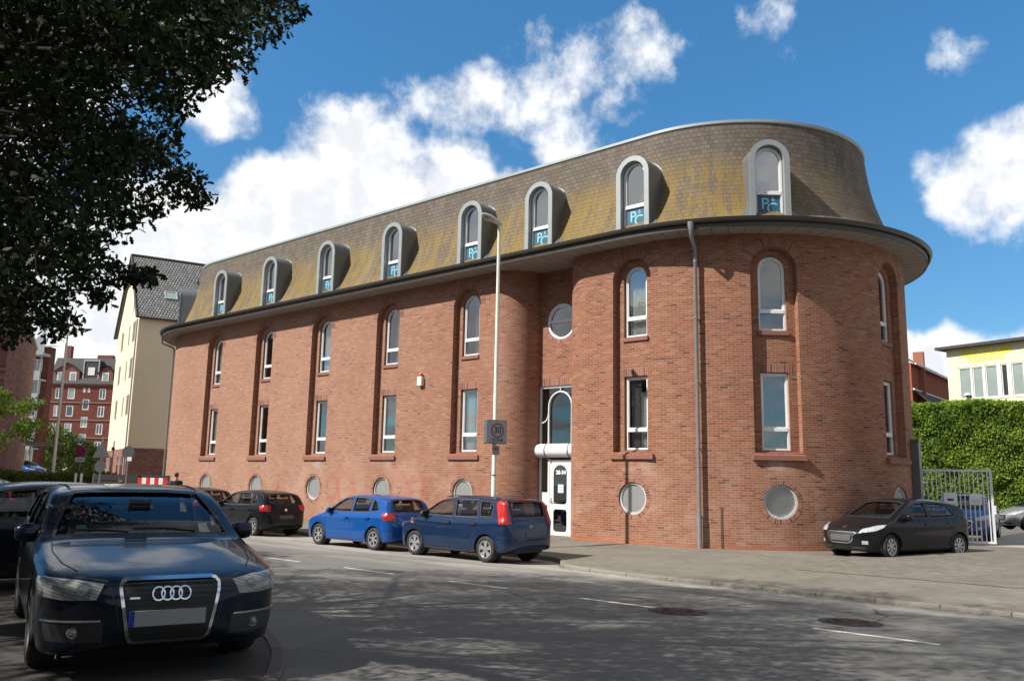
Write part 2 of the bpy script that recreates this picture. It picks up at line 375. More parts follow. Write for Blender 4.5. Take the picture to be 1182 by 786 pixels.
def asphalt():
    m, t, b = base_mat('asphalt'); v = t.node('ShaderNodeTexCoord').outputs['Object']
    x, y, z = t.xyz(v)
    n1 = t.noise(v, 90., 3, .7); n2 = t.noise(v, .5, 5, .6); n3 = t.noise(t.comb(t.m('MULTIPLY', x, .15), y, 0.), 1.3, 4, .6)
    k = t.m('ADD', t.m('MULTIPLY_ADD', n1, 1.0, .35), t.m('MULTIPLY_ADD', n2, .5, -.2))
    base = t.mix(t.smooth(t.m('MULTIPLY_ADD', n3, 1.4, t.m('ADD', t.m('MULTIPLY', y, .16), -2.55)), 0., .9), c3(.168, .162, .150), c3(.38, .355, .32))  # paler towards the far kerb: the sunlit strip is painted into the colour
    colr = t.mix(1., base, t.comb(k, k, k), 'MULTIPLY')
    vor = t.node('ShaderNodeTexVoronoi', feature='DISTANCE_TO_EDGE'); t.put(vor.inputs['Vector'], t.vm('ADD', v, t.comb(t.noise(v, .8, 4), t.noise(v, 1.1, 4), 0.)))
    vor.inputs['Scale'].default_value = .16
    crack = t.m('MULTIPLY', t.smooth(vor.outputs[0], .006, .001), t.smooth(n2, .45, .6))
    colr = t.mix(t.m('MULTIPLY', crack, .75), colr, c3(.02, .02, .02))
    vc = t.node('ShaderNodeTexVoronoi'); t.put(vc.inputs['Vector'], t.vm('MULTIPLY', v, (.45, 1.1, 1.))); vc.inputs['Scale'].default_value = .5
    vg = t.m('MULTIPLY_ADD', t.xyz(vc.outputs['Color'])[0], .22, .89); colr = t.mix(1., colr, t.comb(vg, vg, vg), 'MULTIPLY')
    sp = t.smooth(t.noise(v, 240., 2), .66, .74); colr = t.mix(t.m('MULTIPLY', sp, .5), colr, c3(.33, .32, .30))
    t.put(b.inputs['Base Color'], colr); b.inputs['Roughness'].default_value = .85; b.inputs['Specular IOR Level'].default_value = .25
    bp = t.node('ShaderNodeBump'); bp.inputs['Strength'].default_value = .6; bp.inputs['Distance'].default_value = .008
    t.put(bp.inputs['Height'], t.noise(v, 120., 3, .7)); t.put(b.inputs['Normal'], bp.outputs[0]); return m
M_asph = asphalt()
def pave_wear(t, v, c):
    n = t.smooth(t.noise(v, .8, 6, .65), .45, .7); c = t.mix(t.m('MULTIPLY', n, .5), c, c3(.13, .115, .09))
    n = t.smooth(t.noise(v, .35, 4, .6), .55, .7); return t.mix(t.m('MULTIPLY', n, .35), c, c3(.23, .215, .18))
M_pave = brick_mat('pavement_slabs', [(0, (.17, .158, .13)), (.5, (.195, .18, .15)), (1, (.225, .208, .17))], (.11, .10, .08), bw=.22, rh=.11, ms=.006, coord='Object', wear=pave_wear, rough=.9, big=.2, bump=.2)
M_yard = brick_mat('yard_setts', [(0, (.15, .135, .115)), (.5, (.19, .17, .145)), (1, (.23, .20, .17))], (.09, .08, .065), bw=.2, rh=.1, ms=.007, coord='Object', wear=pave_wear, rough=.9, big=.2, bump=.2)
M_kerb = brick_mat('kerb_stone', [(0, (.20, .19, .16)), (1, (.25, .235, .20))], (.08, .07, .06), bw=1., rh=3., ms=.012, coord='Object', rough=.9, bump=.2)
M_kerb2 = brick_mat('near_kerb_stone', [(0, (.10, .085, .075)), (1, (.14, .12, .105))], (.06, .05, .045), bw=1., rh=3., ms=.012, coord='Object', rough=.9, bump=.2)
M_earth = simple('near_pavement', (.055, .05, .045), .95, var=.4, vs=2, bump=.6, bs=30)
M_far = simple('far_ground', (.12, .11, .095), .95, var=.3, vs=.3)
gm = MB(); gm.add([(-700, -700, -1.2), (700, -700, -1.2), (700, 700, -1.2), (-700, 700, -1.2)], [(0, 1, 2, 3)])
tag(gm.build('ground', M_far), kind='structure')
xs = [-62 + i*.5 for i in range(250)]
xs = [x for x in xs if x <= 60]
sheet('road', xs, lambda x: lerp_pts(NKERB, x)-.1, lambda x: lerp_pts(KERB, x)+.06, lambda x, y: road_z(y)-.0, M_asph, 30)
sheet('pavement', xs, lambda x: lerp_pts(KERB, x)+.11, lambda x: D+9., pave_z, M_pave, 20)
sheet('near_pavement', xs, lambda x: -14., lambda x: lerp_pts(NKERB, x)-.12, lambda x, y: .05, M_earth, 6)
def kerb(name, line, h0, h1, zin, flip):
    mb = MB(); pts = []
    X = [-60 + .35*i for i in range(344)]
    for x in X: pts.append(Vector((x, lerp_pts(line, x), 0)))
    vs_ = []
    for i, p in enumerate(pts):
        t = (pts[min(i+1, len(pts)-1)] - pts[max(0, i-1)]).normalized(); n = Vector((-t.y, t.x, 0))*(1 if flip else -1)
        zt = zin(p.x, p.y); zb = road_z(p.y)-.05
        vs_ += [(p.x, p.y, zb), (p.x + n.x*.012, p.y + n.y*.012, zt-.012), (p.x + n.x*.03, p.y+n.y*.03, zt), (p.x + n.x*.13, p.y + n.y*.13, zt+.004), (p.x + n.x*.13, p.y + n.y*.13, zb)]
    fs = [(i*5+k, i*5+k+1, i*5+k+6, i*5+k+5) for i in range(len(pts)-1) for k in range(4)]
    mb.add(vs_, fs); tag(mb.build(name, M_kerb if flip else M_kerb2, None, 30), kind='structure')
kerb('kerb', KERB, 0, 0, lambda x, y: pave_z(x, y)+.008, True)
kerb('near_kerb', NKERB, 0, 0, lambda x, y: .055, False)
# paved yard right of the tower, reaching back to the hedge and round the left end
def yard_z(x, y): return pave_z(x, y)+.010 if y < 29 else pave_z(x, 29)+.010
sheet('yard', [-7.2 + i*.5 for i in range(96)], lambda x: 25.5, lambda x: 75., yard_z, M_asph, 90)
sheet('driveway', [-7.6 + i*.4 for i in range(80)], lambda x: 18.0, lambda x: 27.5, lambda x, y: pave_z(x, y)+.008 + .02*min(1, (y-18)/2.5), M_yard, 60)
sheet('side_street', [-62 + i*.8 for i in range(28)], lambda x: D+9., lambda x: 140., lambda x, y: -.05, M_asph, 12)
sheet('far_street', [-260 + i*4 for i in range(51)], lambda x: -20., lambda x: 200., lambda x, y: -.14, M_asph, 20)
M_mark = simple('road_paint', (.52, .52, .50), .8, var=.25, vs=9, dirt=((.12, .12, .12), .55))
for (xa, xb) in ((-2.95, -4.45), (-6.75, -8.15), (-9.65, -11.0), (-12.5, -14.0), (-15.5, -17.0), (-18.5, -20.), (.0, -1.5)):
    y = 11.0; mb = MB(); n = 6
    vs_ = []
    for i in range(n+1):
        x = xa + (xb-xa)*i/n; yy = y + .01*math.sin(x*3)
        vs_ += [(x, yy-.06, road_z(yy-.06)+.004), (x, yy+.06, road_z(yy+.06)+.004)]
    mb.add(vs_, [(2*i, 2*i+2, 2*i+3, 2*i+1) for i in range(n)])
    tag(mb.build('lane_marking', M_mark), kind='structure')
M_iron = simple('cast_iron', (.055, .035, .03), .6, metal=.4, var=.3, vs=20, bump=.5, bs=60)
M_tarr = simple('tar_ring', (.03, .028, .027), .8, var=.3, vs=10)
for (mx, my, lab) in ((-6.35, 10.93, 'round rusty manhole cover at the end of the middle lane dash'), (-4.35, 12.05, 'round rusty manhole cover beside the right lane dash')):
    r = empty('manhole_cover', (mx, my, road_z(my)), 0, lab, 'manhole cover')
    sl = math.atan(.026)
    def tilt(q, my=my): return Vector((q.x, q.y, q.z - q.y*.026))
    MB().lathe([(.28, .005), (.38, .005), (.42, .005)], n=40, M=tilt).build('tar_surround', M_tarr, r)
    mb = MB().lathe([(0.001, .012), (.05, .012), (.055, .018), (.12, .018), (.125, .011), (.24, .011), (.245, .016), (.30, .016), (.31, .007)], n=40, M=tilt)
    for k in range(12):
        a = k*PI/6; mb.box(.14, .225, -.015, .015, .008, .017, lambda q, a=a: tilt(Vector((q.x*math.cos(a)-q.y*math.sin(a), q.x*math.sin(a)+q.y*math.cos(a), q.z))))
    mb.build('lid', M_iron, r)

# ---------------------------------------------------------------- the brick building
RT, XA, XB = 5.65, -39.2, -13.3
SEG = [('line', (XA, D), 0, -39.5, -18.85), ('arc', (-18.85, D+1.1), 1.1, -90, -18.85, -17.122),
       ('line', (-17.75, D+1.1), 0, -17.122, -15.502), ('arcr', (-15.03, D+1.1), 1.1, 180, -15.502, -13.774),
       ('line', (-15.03, D), 0, -13.774, -12.044)]
def plan(s, off=0.):
    """outer wall line: position and outward normal at running length s"""
    if s < XA:
        a = rad(-90) + (s-XA)/RT; return Vector((XA + (RT+off)*math.cos(a), D+RT + (RT+off)*math.sin(a), 0)), Vector((math.cos(a), math.sin(a), 0))
    if s < -18.85: return Vector((s, D-off, 0)), Vector((0, -1, 0))
    if s < -17.122:
        a = rad(-90) + (s+18.85)/1.1; return Vector((-18.85 + (1.1+off)*math.cos(a), D+1.1 + (1.1+off)*math.sin(a), 0)), Vector((math.cos(a), math.sin(a), 0))
    if s < -15.502: return Vector((-17.75 + s + 17.122, D+1.1-off, 0)), Vector((0, -1, 0))
    if s < -13.774:
        a = rad(180) + (s+15.502)/1.1; return Vector((-15.03 + (1.1+off)*math.cos(a), D+1.1 + (1.1+off)*math.sin(a), 0)), Vector((math.cos(a), math.sin(a), 0))
    if s < -12.044: return Vector((-15.03 + s + 13.774, D-off, 0)), Vector((0, -1, 0))
    if s < -12.044 + PI*RT:
        a = rad(-90) + (s+12.044)/RT; return Vector((XB + (RT+off)*math.cos(a), D+RT + (RT+off)*math.sin(a), 0)), Vector((math.cos(a), math.sin(a), 0))
    return Vector((XB - (s+12.044-PI*RT), D+2*RT+off, 0)), Vector((0, 1, 0))
S_END = -12.044 + PI*RT + (XB-XA); S_BEG = XA - PI*RT
def eave(s, off=0.):
    """roof plan: the same stadium without the entrance bay; s equals X along the front"""
    if s < XA:
        a = rad(-90) + (s-XA)/RT; c = (XA, D+RT)
    elif s <= XB: return Vector((s, D-off, 0)), Vector((0, -1, 0))
    elif s <= XB + PI*RT: a = rad(-90) + (s-XB)/RT; c = (XB, D+RT)
    else: return Vector((XB-(s-XB-PI*RT), D+2*RT+off, 0)), Vector((0, 1, 0))
    return Vector((c[0] + (RT+off)*math.cos(a), c[1] + (RT+off)*math.sin(a), 0)), Vector((math.cos(a), math.sin(a), 0))
def s_of_x(x): return x if x < -18.85 else x + 15.03 - 13.774
ORG = Vector((-20, D+4.2, 0))
bld = empty('brick_building', ORG, 0, 'long red brick office building with rounded end, mossy slate mansard roof and arched windows', 'building')
def arch_outline(cx, z0, ztop, hw, n=14):
    """round-headed opening, counter-clockwise from lower left"""
    zc = ztop - hw
    return [(cx-hw, z0), (cx+hw, z0)] + [(cx + hw*math.cos(PI*k/n), zc + hw*math.sin(PI*k/n)) for k in range(n+1)]
def circle_outline(cx, cz, r, n=28): return [(cx + r*math.cos(2*PI*k/n), cz + r*math.sin(2*PI*k/n)) for k in range(n)]
def rect(x0, x1, z0, z1): return [(x0, z0), (x1, z0), (x1, z1), (x0, z1)]
def inpoly(P, poly):
    x, y = P; c = False; j = len(poly)-1
    for i in range(len(poly)):
        xi, yi = poly[i]; xj, yj = poly[j]
        if (yi > y) != (yj > y) and x < (xj-xi)*(y-yi)/(yj-yi) + xi: c = not c
        j = i
    return c
def cdt_surface(outer, holes, ds, dz, M, uvf=None):
    vs_, es = [], []
    def loop(pl):
        b = len(vs_); vs_.extend([Vector(p) for p in pl]); es.extend([(b+i, b+(i+1) % len(pl)) for i in range(len(pl))])
    loop(outer)
    for h in holes: loop(h)
    x0, x1 = min(p[0] for p in outer), max(p[0] for p in outer); z0, z1 = min(p[1] for p in outer), max(p[1] for p in outer)
    nx, nz = max(1, int((x1-x0)/ds)), max(1, int((z1-z0)/dz))
    for i in range(nx+1):
        for j in range(nz+1):
            p = (x0 + (x1-x0)*i/nx, z0 + (z1-z0)*j/nz)
            inb = 0 < i < nx and 0 < j < nz
            if (inb and inpoly(p, outer) or len(outer) == 4 and not inb) and not any(inpoly(p, h) for h in holes): vs_.append(Vector(p))
    v, e, f, *_ = delaunay_2d_cdt(vs_, es, [], 0, 1e-4)
    ff = []
    for t in f:
        c = (sum(v[i][0] for i in t)/len(t), sum(v[i][1] for i in t)/len(t))
        if inpoly(c, outer) and not any(inpoly(c, h) for h in holes): ff.append(tuple(t))
    me = bpy.data.meshes.new('wall'); me.from_pydata([tuple(M(p[0], p[1])) for p in v], [], ff); me.update()
    uv = me.uv_layers.new(name='UVMap')
    for pl in me.polygons:
        for li in pl.loop_indices:
            p = v[me.loops[li].vertex_index]; uv.data[li].uv = (p[0], p[1])
    return me
def wpt(s, z, off=0.):
    p, n = plan(s, off); return Vector((p.x, p.y, z)) - ORG
BAYS = [-36.73, -32.58, -28.43, -24.28, -20.13]
bays = [s_of_x(x) for x in BAYS + [-13.40]] + [-12.044 + 4.02, -12.044 + 8.28]
RH = .65      # recess half width
WB, WT = -.14, 8.60
holes0 = []
for s in bays:
    holes0.append(arch_outline(s, 2.50, 8.22, RH)); holes0.append(circle_outline(s, 1.20, .46))
def join_meshes(mes, name):
    bm = bmesh.new()
    for m_ in mes: bm.from_mesh(m_); bpy.data.meshes.remove(m_)
    me = bpy.data.meshes.new(name); bm.to_mesh(me); bm.free(); return me
def flipcheck(me):
    bm = bmesh.new(); bm.from_mesh(me); bmesh.ops.recalc_face_normals(bm, faces=bm.faces); bm.to_mesh(me); bm.free(); return me
pieces = []
h = [q for q in holes0 if q[0][0] < -18.9]
pieces.append(cdt_surface(rect(S_BEG, -17.122, WB, WT), h, .16, .6, lambda s, z: wpt(s, z)))
# entrance back wall: open below 4.70 for the glazed front, round window above
pieces.append(cdt_surface(rect(-17.122, -15.502, 4.72, WT), [circle_outline(-17.122+.91, 6.85, .60)], .4, .5, lambda s, z: wpt(s, z)))
h = [q for q in holes0 if q[0][0] > -15.]
pieces.append(cdt_surface(rect(-15.502, S_END, WB, WT), h, .16, .6, lambda s, z: wpt(s, z)))
def band(loop, d0, d1, closed=True, M=wpt):
    """reveal strip along an outline between two depths, with brick UVs"""
    me = bpy.data.meshes.new('b'); vs_, uvs = [], []; L = 0.; n = len(loop); ls = []
    for i in range(n+1):
        p = loop[i % n]; ls.append(L)
        if i < n: q = loop[(i+1) % n]; L += math.hypot(q[0]-p[0], q[1]-p[1])
    for i in range(n+1): p = loop[i % n]; vs_ += [M(p[0], p[1], d0), M(p[0], p[1], d1)]
    fs = [(2*i, 2*i+2, 2*i+3, 2*i+1) for i in range(n if closed else n-1)]
    me.from_pydata([tuple(v) for v in vs_], [], fs); me.update(); uv = me.uv_layers.new(name='UVMap')
    for pl in me.polygons:
        for li in pl.loop_indices:
            k = me.loops[li].vertex_index; uv.data[li].uv = (abs(d1-d0)*(k % 2), ls[k//2])
    return me
D1, D2 = -.22, -.36
for s in bays:
    rec = arch_outline(s, 2.50, 8.22, RH)
    ho = [rect(s-.40, s+.40, 2.56, 4.70), arch_outline(s, 5.86, 8.01, .40)]
    pieces.append(cdt_surface(rec, ho, .2, .4, lambda a, b: wpt(a, b, D1)))
    pieces.append(band(rec, 0, D1)); pieces.append(band(ho[0], D1, D2-.1)); pieces.append(band(ho[1], D1, D2-.1))
    pieces.append(band(circle_outline(s, 1.20, .46), 0, -.14))
pieces.append(band(circle_outline(-17.122+.91, 6.85, .60), 0, -.14))
pieces.append(band(rect(-17.122, -15.502, 4.72, 4.721), 0, -.2))
wall = mobj('wall', join_meshes(pieces, 'wall'), M_brick, bld, 40)
# brick surrounds: rowlock rings flush (3 mm proud) round the recess heads, round openings and over the lower windows
def strip(name, outer, inner, off, parent, mat=M_rowlock, M=wpt):
    me = bpy.data.meshes.new(name); n = len(outer); L = [0.]
    for i in range(1, n): L.append(L[-1] + math.hypot(outer[i][0]-outer[i-1][0], outer[i][1]-outer[i-1][1]))
    me.from_pydata([tuple(M(p[0], p[1], off)) for i in range(n) for p in (outer[i], inner[i])], [], [(2*i, 2*i+2, 2*i+3, 2*i+1) for i in range(n-1)]); me.update()
    uv = me.uv_layers.new(name='UVMap')
    for pl in me.polygons:
        for li in pl.loop_indices: k = me.loops[li].vertex_index; uv.data[li].uv = (L[k//2], .24*(k % 2)+.02)
    flipcheck(me); return mobj(name, me, mat, parent)
def arc_pts(cx, cz, r, a0, a1, n): return [(cx + r*math.cos(rad(a0+(a1-a0)*k/n)), cz + r*math.sin(rad(a0+(a1-a0)*k/n))) for k in range(n+1)]
for s in bays:
    strip('brick_surround', arc_pts(s, 7.57, RH+.24, 0, 180, 20), arc_pts(s, 7.57, RH+.005, 0, 180, 20), .004, bld)
    strip('brick_surround', arc_pts(s, 1.20, .46+.115, 0, 360, 36), arc_pts(s, 1.20, .463, 0, 360, 36), .004, bld)
    o = [(s-.52+.104*k, 4.94) for k in range(11)]; i_ = [(p[0], 4.705) for p in o]; strip('brick_surround', o, i_, D1+.004, bld)
    o = [(s-.40+.08*k, 8.0) for k in range(2)]
strip('brick_surround', [(-17.1+.16*k, 4.96) for k in range(11)], [(-17.1+.16*k, 4.725) for k in range(11)], .004, bld)
strip('brick_surround', arc_pts(-16.212, 6.85, .72, 0, 360, 36), arc_pts(-16.212, 6.85, .605, 0, 360, 36), .004, bld)

def local(s, fn=plan):
    p, n = fn(s, 0.); t = Vector((-n.y, n.x, 0)); p = p - Vector((ORG.x, ORG.y, 0))
    return lambda u, v, w_: Vector((p.x + t.x*u + n.x*w_, p.y + t.y*u + n.y*w_, v - ORG.z))
def shrink(pl, d, cx, cz):
    r = []
    n = len(pl)
    for i in range(n):
        a, b, c = Vector(pl[i-1]), Vector(pl[i]), Vector(pl[(i+1) % n])
        e1 = (b-a).normalized(); e2 = (c-b).normalized(); n1 = Vector((-e1.y, e1.x)); n2 = Vector((-e2.y, e2.x)); m_ = (n1+n2)
        m_ = m_/max(.3, m_.dot(n1)); r.append((b.x+m_.x*d, b.y+m_.y*d))
    return r
def window(M, outline, w0, rail, parent, glassm=M_pane, name='window', fw=.055, curtain=None, tiltx=None):
    """frame with rail > pane (and something dim behind it)"""
    inn = shrink(outline, fw, 0, 0)
    fr = MB(); fr.ring(outline, inn, w0-.07, w0, M)
    xs_ = [p[0] for p in inn]; x0, x1 = min(xs_), max(xs_)
    z0 = min(p[1] for p in inn); z1 = max(p[1] for p in inn)
    if rail: fr.prism(rect(x0, x1, rail-.045, rail+.045), w0-.06, w0+.012, M)
    # inner casement frames
    if rail:
        up = [p for p in inn if p[1] > rail+.05]; up = [(x0, rail+.045), (x1, rail+.045)] + [p for p in up] if len(inn) > 4 else rect(x0, x1, rail+.045, z1)
        fr.ring(up, shrink(up, .03, 0, 0), w0-.055, w0-.018, M)
    f = fr.build(name, M_white, parent)
    g = MB().prism(inn, w0-.052, w0-.046, M); g.build('pane', glassm, f)
    return f, (x0, x1, z0, z1), inn
M_room = simple('room_dark', (.05, .05, .05), .95, var=.2)
M_curt2 = simple('grey_slat_blind', (.36, .36, .37), .9, var=.15)
M_plant = simple('window_plant', (.10, .22, .04), .6, var=.3)
def curtain(M, x0, x1, z0, z1, w_, mat, parent, folds=9, slant=0.):
    n = folds*4; vs_ = []
    for i in range(n+1):
        u = x0 + (x1-x0)*i/n; d = .035*math.sin(i*PI/2)
        vs_ += [M(u + slant*(1), z0, w_+d), M(u, z1, w_+d)]
    MB().add(vs_, [(2*i, 2*i+2, 2*i+3, 2*i+1) for i in range(n)]).build('curtain', mat, parent)
rooms = MB()
for k, s in enumerate(bays):
    M = local(s)
    f, bx, _ = window(M, rect(-.385, .385, 2.575, 4.685), D2+.06, 3.14, bld)
    st = k % 4
    if k == 5: curtain(M, .02, .32, 2.65, 4.25, D2-.12, M_curt, f, 4); curtain(M, -.32, .0, 2.65, 4.6, D2-.16, M_curt2, f, 6)
    elif k == 6: curtain(M, -.32, .32, 2.65, 4.6, D2-.12, M_curt2, f, 13)
    elif st == 0: curtain(M, -.32, .12, 2.65, 4.6, D2-.12, M_curt, f)
    elif st == 1: curtain(M, -.05, .32, 2.65, 4.6, D2-.12, M_curt, f, 8)
    elif st == 2: curtain(M, .05, .32, 2.65, 4.6, D2-.12, M_curt, f, 5)
    else: curtain(M, -.32, .32, 3.6, 4.6, D2-.12, M_curt2, f, 12)
    f2, bx, _ = window(M, arch_outline(0, 5.875, 7.995, .385), D2+.06, 6.42, bld)
    if k in (0, 2, 5): curtain(M, -.32, .3, 5.95, 7.9, D2-.12, M_curt, f2, 9)
    elif k != 6: curtain(M, .0, .3, 5.95, 7.8, D2-.12, M_curt2, f2, 5)
    if k in (3, 4):   # a pot plant on the lower inner sill
        pm = MB()
        for q in range(26):
            a = rnd.uniform(0, 6.28); l = rnd.uniform(.1, .26); c = M(.08 + .1*rnd.uniform(-1, 1), 2.68, D2-.16)
            tip = c + Vector((math.cos(a)*l*.5, math.sin(a)*.08, l)); sd_ = Vector((.02, 0, 0)); pm.add([c-sd_, c+sd_, tip], [(0, 1, 2)])
        pm.build('pot_plant', M_plant, f)
    # sills
    MB().box(-.72, .72, 2.30, 2.43, -.05, .07, lambda q, M=M: M(q.x, q.y, q.z)).build('sill', M_sill, bld)
    sl = MB(); sl.add([M(u, z, w_) for (u, z, w_) in ((-.70, 2.43, .065), (.70, 2.43, .065), (.66, 2.53, D1-.02), (-.66, 2.53, D1-.02))], [(0, 1, 2, 3)]); sl.build('sill', M_sill, bld)
    MB().box(-.43, .43, 5.74, 5.86, D1-.1, D1+.05, lambda q, M=M: M(q.x, q.y, q.z)).build('sill', M_sill, bld)
    # round cellar vent
    vm_ = MB(); vm_.ring(circle_outline(0, 1.2, .455), circle_outline(0, 1.2, .40), -.12, -.05, M)
    vf = vm_.build('cellar_vent', M_grille, bld)
    lv = MB()
    for q in range(16):
        z = .82 + q*.05; hw = math.sqrt(max(0, .4**2-(z-1.2)**2))
        if hw > .05: lv.add([M(-hw, z+.022, -.075), M(hw, z+.022, -.075), M(hw, z-.026, -.10), M(-hw, z-.026, -.10)], [(0, 1, 2, 3)])
    lv.prism(circle_outline(0, 1.2, .40), -.115, -.11, M)
    lv.build('louvres', M_grille, vf)
# dim rooms behind the glass
rb = MB()
for s in bays:
    M = local(s)
    for (z0, z1) in ((2.4, 4.9), (5.7, 8.2)):
        rb.add([M(-1.1, z0, D2-.12), M(1.1, z0, D2-.12), M(1.1, z1, D2-.12), M(-1.1, z1, D2-.12), M(-1.1, z0, D2-1.6), M(1.1, z0, D2-1.6), M(1.1, z1, D2-1.6), M(-1.1, z1, D2-1.6)],
               [(4, 5, 6, 7), (0, 4, 7, 3), (1, 2, 6, 5), (0, 1, 5, 4), (3, 7, 6, 2)])
rb.build('rooms', M_room, bld)

# entrance: glazed front with white canopy roll, door, arch tracery, round window
ME = local(-16.312)      # centre of the entrance back wall
HWD = .81
ent = MB()
ent.box(-HWD, -HWD+.06, -.14, 4.72, -.12, -.04, lambda q: ME(q.x, q.y, q.z)); ent.box(HWD-.06, HWD, -.14, 4.72, -.12, -.04, lambda q: ME(q.x, q.y, q.z))
ent.box(-HWD+.06, HWD-.06, 4.66, 4.72, -.12, -.04, lambda q: ME(q.x, q.y, q.z))
ent.box(-.43, -.36, -.14, 2.35, -.12, -.03, lambda q: ME(q.x, q.y, q.z)); ent.box(.50, .57, -.14, 2.35, -.12, -.03, lambda q: ME(q.x, q.y, q.z))
ent.box(-.36, .50, 2.25, 2.32, -.12, -.03, lambda q: ME(q.x, q.y, q.z))
def ftube(pts, r, n=8): ent.tube([ME(*p) for p in pts], r, n)
arc = [(-.40, 2.8, -.02), (-.40, 4.05, -.02)] + [(.07-.47*math.cos(PI*k/14), 4.05 + .47*math.sin(PI*k/14), -.02) for k in range(1, 14)] + [(.54, 4.05, -.02), (.54, 2.8, -.02)]
ftube(arc, .030); ftube([(-.40, 3.9, -.02), (-.43, 3.72, -.02), (-.52, 3.58, -.02), (-.66, 3.52, -.02), (-.80, 3.52, -.02)], .025)
ftube([(.54, 3.9, -.02), (.56, 3.78, -.02), (.62, 3.68, -.02), (.72, 3.6, -.02), (.80, 3.58, -.02)], .025)
ftube([(.07, 4.52, -.02), (.07, 4.68, -.02)], .02)
entf = ent.build('entrance_frame', M_white, bld, 50)
MB().box(-HWD+.06, HWD-.06, 2.8, 4.66, -.09, -.084, lambda q: ME(q.x, q.y, q.z)).build('pane', glass('entrance_glass', .75, base=.05), entf)
MB().box(-HWD+.06, -.43, -.1, 2.4, -.09, -.084, lambda q: ME(q.x, q.y, q.z)).build('pane', M_pane, entf)
MB().box(.57, HWD-.06, -.1, 2.4, -.09, -.084, lambda q: ME(q.x, q.y, q.z)).build('pane', M_pane, entf)
for (x0, x1) in ((-.76, -.43), (.57, .76)):
    MB().prism(rect(x0, x1, .88, 1.28), -.08, -.04, ME).build('side_panel', M_white, entf)
can = MB(); nn = 16
prof = [(.0, 2.40)] + [(.24*math.sin(PI*k/nn)**.8 + .02, 2.62 - .22*math.cos(PI*k/nn)) for k in range(nn+1)] + [(.0, 2.84)]
vs_ = [ME(u, z, w_-.04) for u in (-.86, .80) for (w_, z) in prof]
can.add(vs_, [(i, i+1, len(prof)+i+1, len(prof)+i) for i in range(len(prof)-1)] + [tuple(range(len(prof)-1, -1, -1)), tuple(range(len(prof), 2*len(prof)))])
canp = can.build('canopy', M_white, bld, 50)
for u in (-.40, .54):
    cb = MB(); cb.tube([ME(u, 2.62 - .235*math.cos(PI*k/12), .255*math.sin(PI*k/12)**.8 - .02) for k in range(13)], .014, 6); cb.build('canopy_band', M_pipe, canp, 50)
# door leaf with a tall rounded light and a lower light
def rrect(x0, x1, z0, z1, r, n=6, rt=None):
    rt = rt or r; p = []
    for (cx, cz, a0, q) in ((x0+r, z0+r, 180, r), (x1-r, z0+r, 270, r), (x1-rt, z1-rt, 0, rt), (x0+rt, z1-rt, 90, rt)):
        p += [(cx + q*math.cos(rad(a0+90*k/n)), cz + q*math.sin(rad(a0+90*k/n))) for k in range(n+1)]
    return p
hl = [rrect(-.20, .34, .92, 2.16, .12, 8, .265), rrect(-.20, .34, .06, .76, .10)]
leafm = cdt_surface(rect(-.36, .50, -.09, 2.25), hl, 5, 5, lambda u, z: ME(u, z, -.045))
leafb = cdt_surface(rect(-.36, .50, -.09, 2.25), hl, 5, 5, lambda u, z: ME(u, z, -.095))
jm = join_meshes([leafm, leafb] + [band(q, -.045, -.095, True, ME) for q in hl], 'door')
door = mobj('door', jm, M_white, bld)
for q in hl: MB().prism(q, -.075, -.068, ME).build('pane', glass('door_glass_%d' % len(q), .45, base=.08), door)
MB().tube([ME(-.29, 1.02, -.03), ME(-.29, 1.02, .02), ME(-.29, 1.02, .02), ME(-.17, 1.02, .02)], .013, 8).build('handle', M_chrome, door)
MB().box(-.31, -.27, .93, 1.12, -.045, -.033, lambda q: ME(q.x, q.y, q.z)).build('handle_plate', M_pipe, door)
M_lett = simple('white_lettering', (.85, .85, .85), .5, var=.02)
text_obj('house_number', '28-34', .17, lambda x, y, z: ME(.08+x, 1.92+y, -.062+z), M_lett, door, .002, .006)
M_notice = simple('notice_paper', (.62, .76, .74), .7, var=.05)
no = MB().prism(rect(-.03, .19, 1.28, 1.54), -.066, -.062, ME).build('notice', M_notice, door)
nn_ = MB().ring(rrect(.0, .16, 1.33, 1.49, .03), rrect(.02, .14, 1.35, 1.47, .02), -.0615, -.060, ME); nn_.build('notice_print', simple('notice_print', (.2, .45, .5), .7), door)
lob = MB()
lob.add([ME(*p) for p in ((-HWD, -.14, -.13), (HWD, -.14, -.13), (HWD, 4.7, -.13), (-HWD, 4.7, -.13), (-HWD, -.14, -2.6), (HWD, -.14, -2.6), (HWD, 4.7, -2.6), (-HWD, 4.7, -2.6))], [(4, 5, 6, 7), (0, 4, 7, 3), (1, 2, 6, 5), (0, 1, 5, 4), (3, 7, 6, 2)])
lob.build('lobby', simple('lobby_grey', (.16, .18, .17), .8), bld)
MB().box(-.95, .95, -.14, -.09, -.12, .35, lambda q: ME(q.x, q.y, q.z)).build('doorstep', M_kerb, bld)
# round window
MR = local(-16.212)
rwf = MB(); rwf.ring(circle_outline(0, 6.85, .595, 36), circle_outline(0, 6.85, .525, 36), -.10, -.02, MR)
rwf.prism(rect(-.525, .525, 6.82, 6.88), -.09, -.015, MR)
hc = [(.52*math.cos(PI*k/18), 6.88+.49*math.sin(PI*k/18)) for k in range(19)]; rwf.ring(hc, shrink(hc, .045, 0, 0), -.085, -.04, MR)
rw = rwf.build('round_window', M_white, bld, 50)
MB().prism(circle_outline(0, 6.85, .525, 36), -.085, -.08, MR).build('pane', M_pane, rw)
MB().prism(circle_outline(0, 6.85, .58, 24), -.5, -.49, MR).build('backing', M_room, rw)

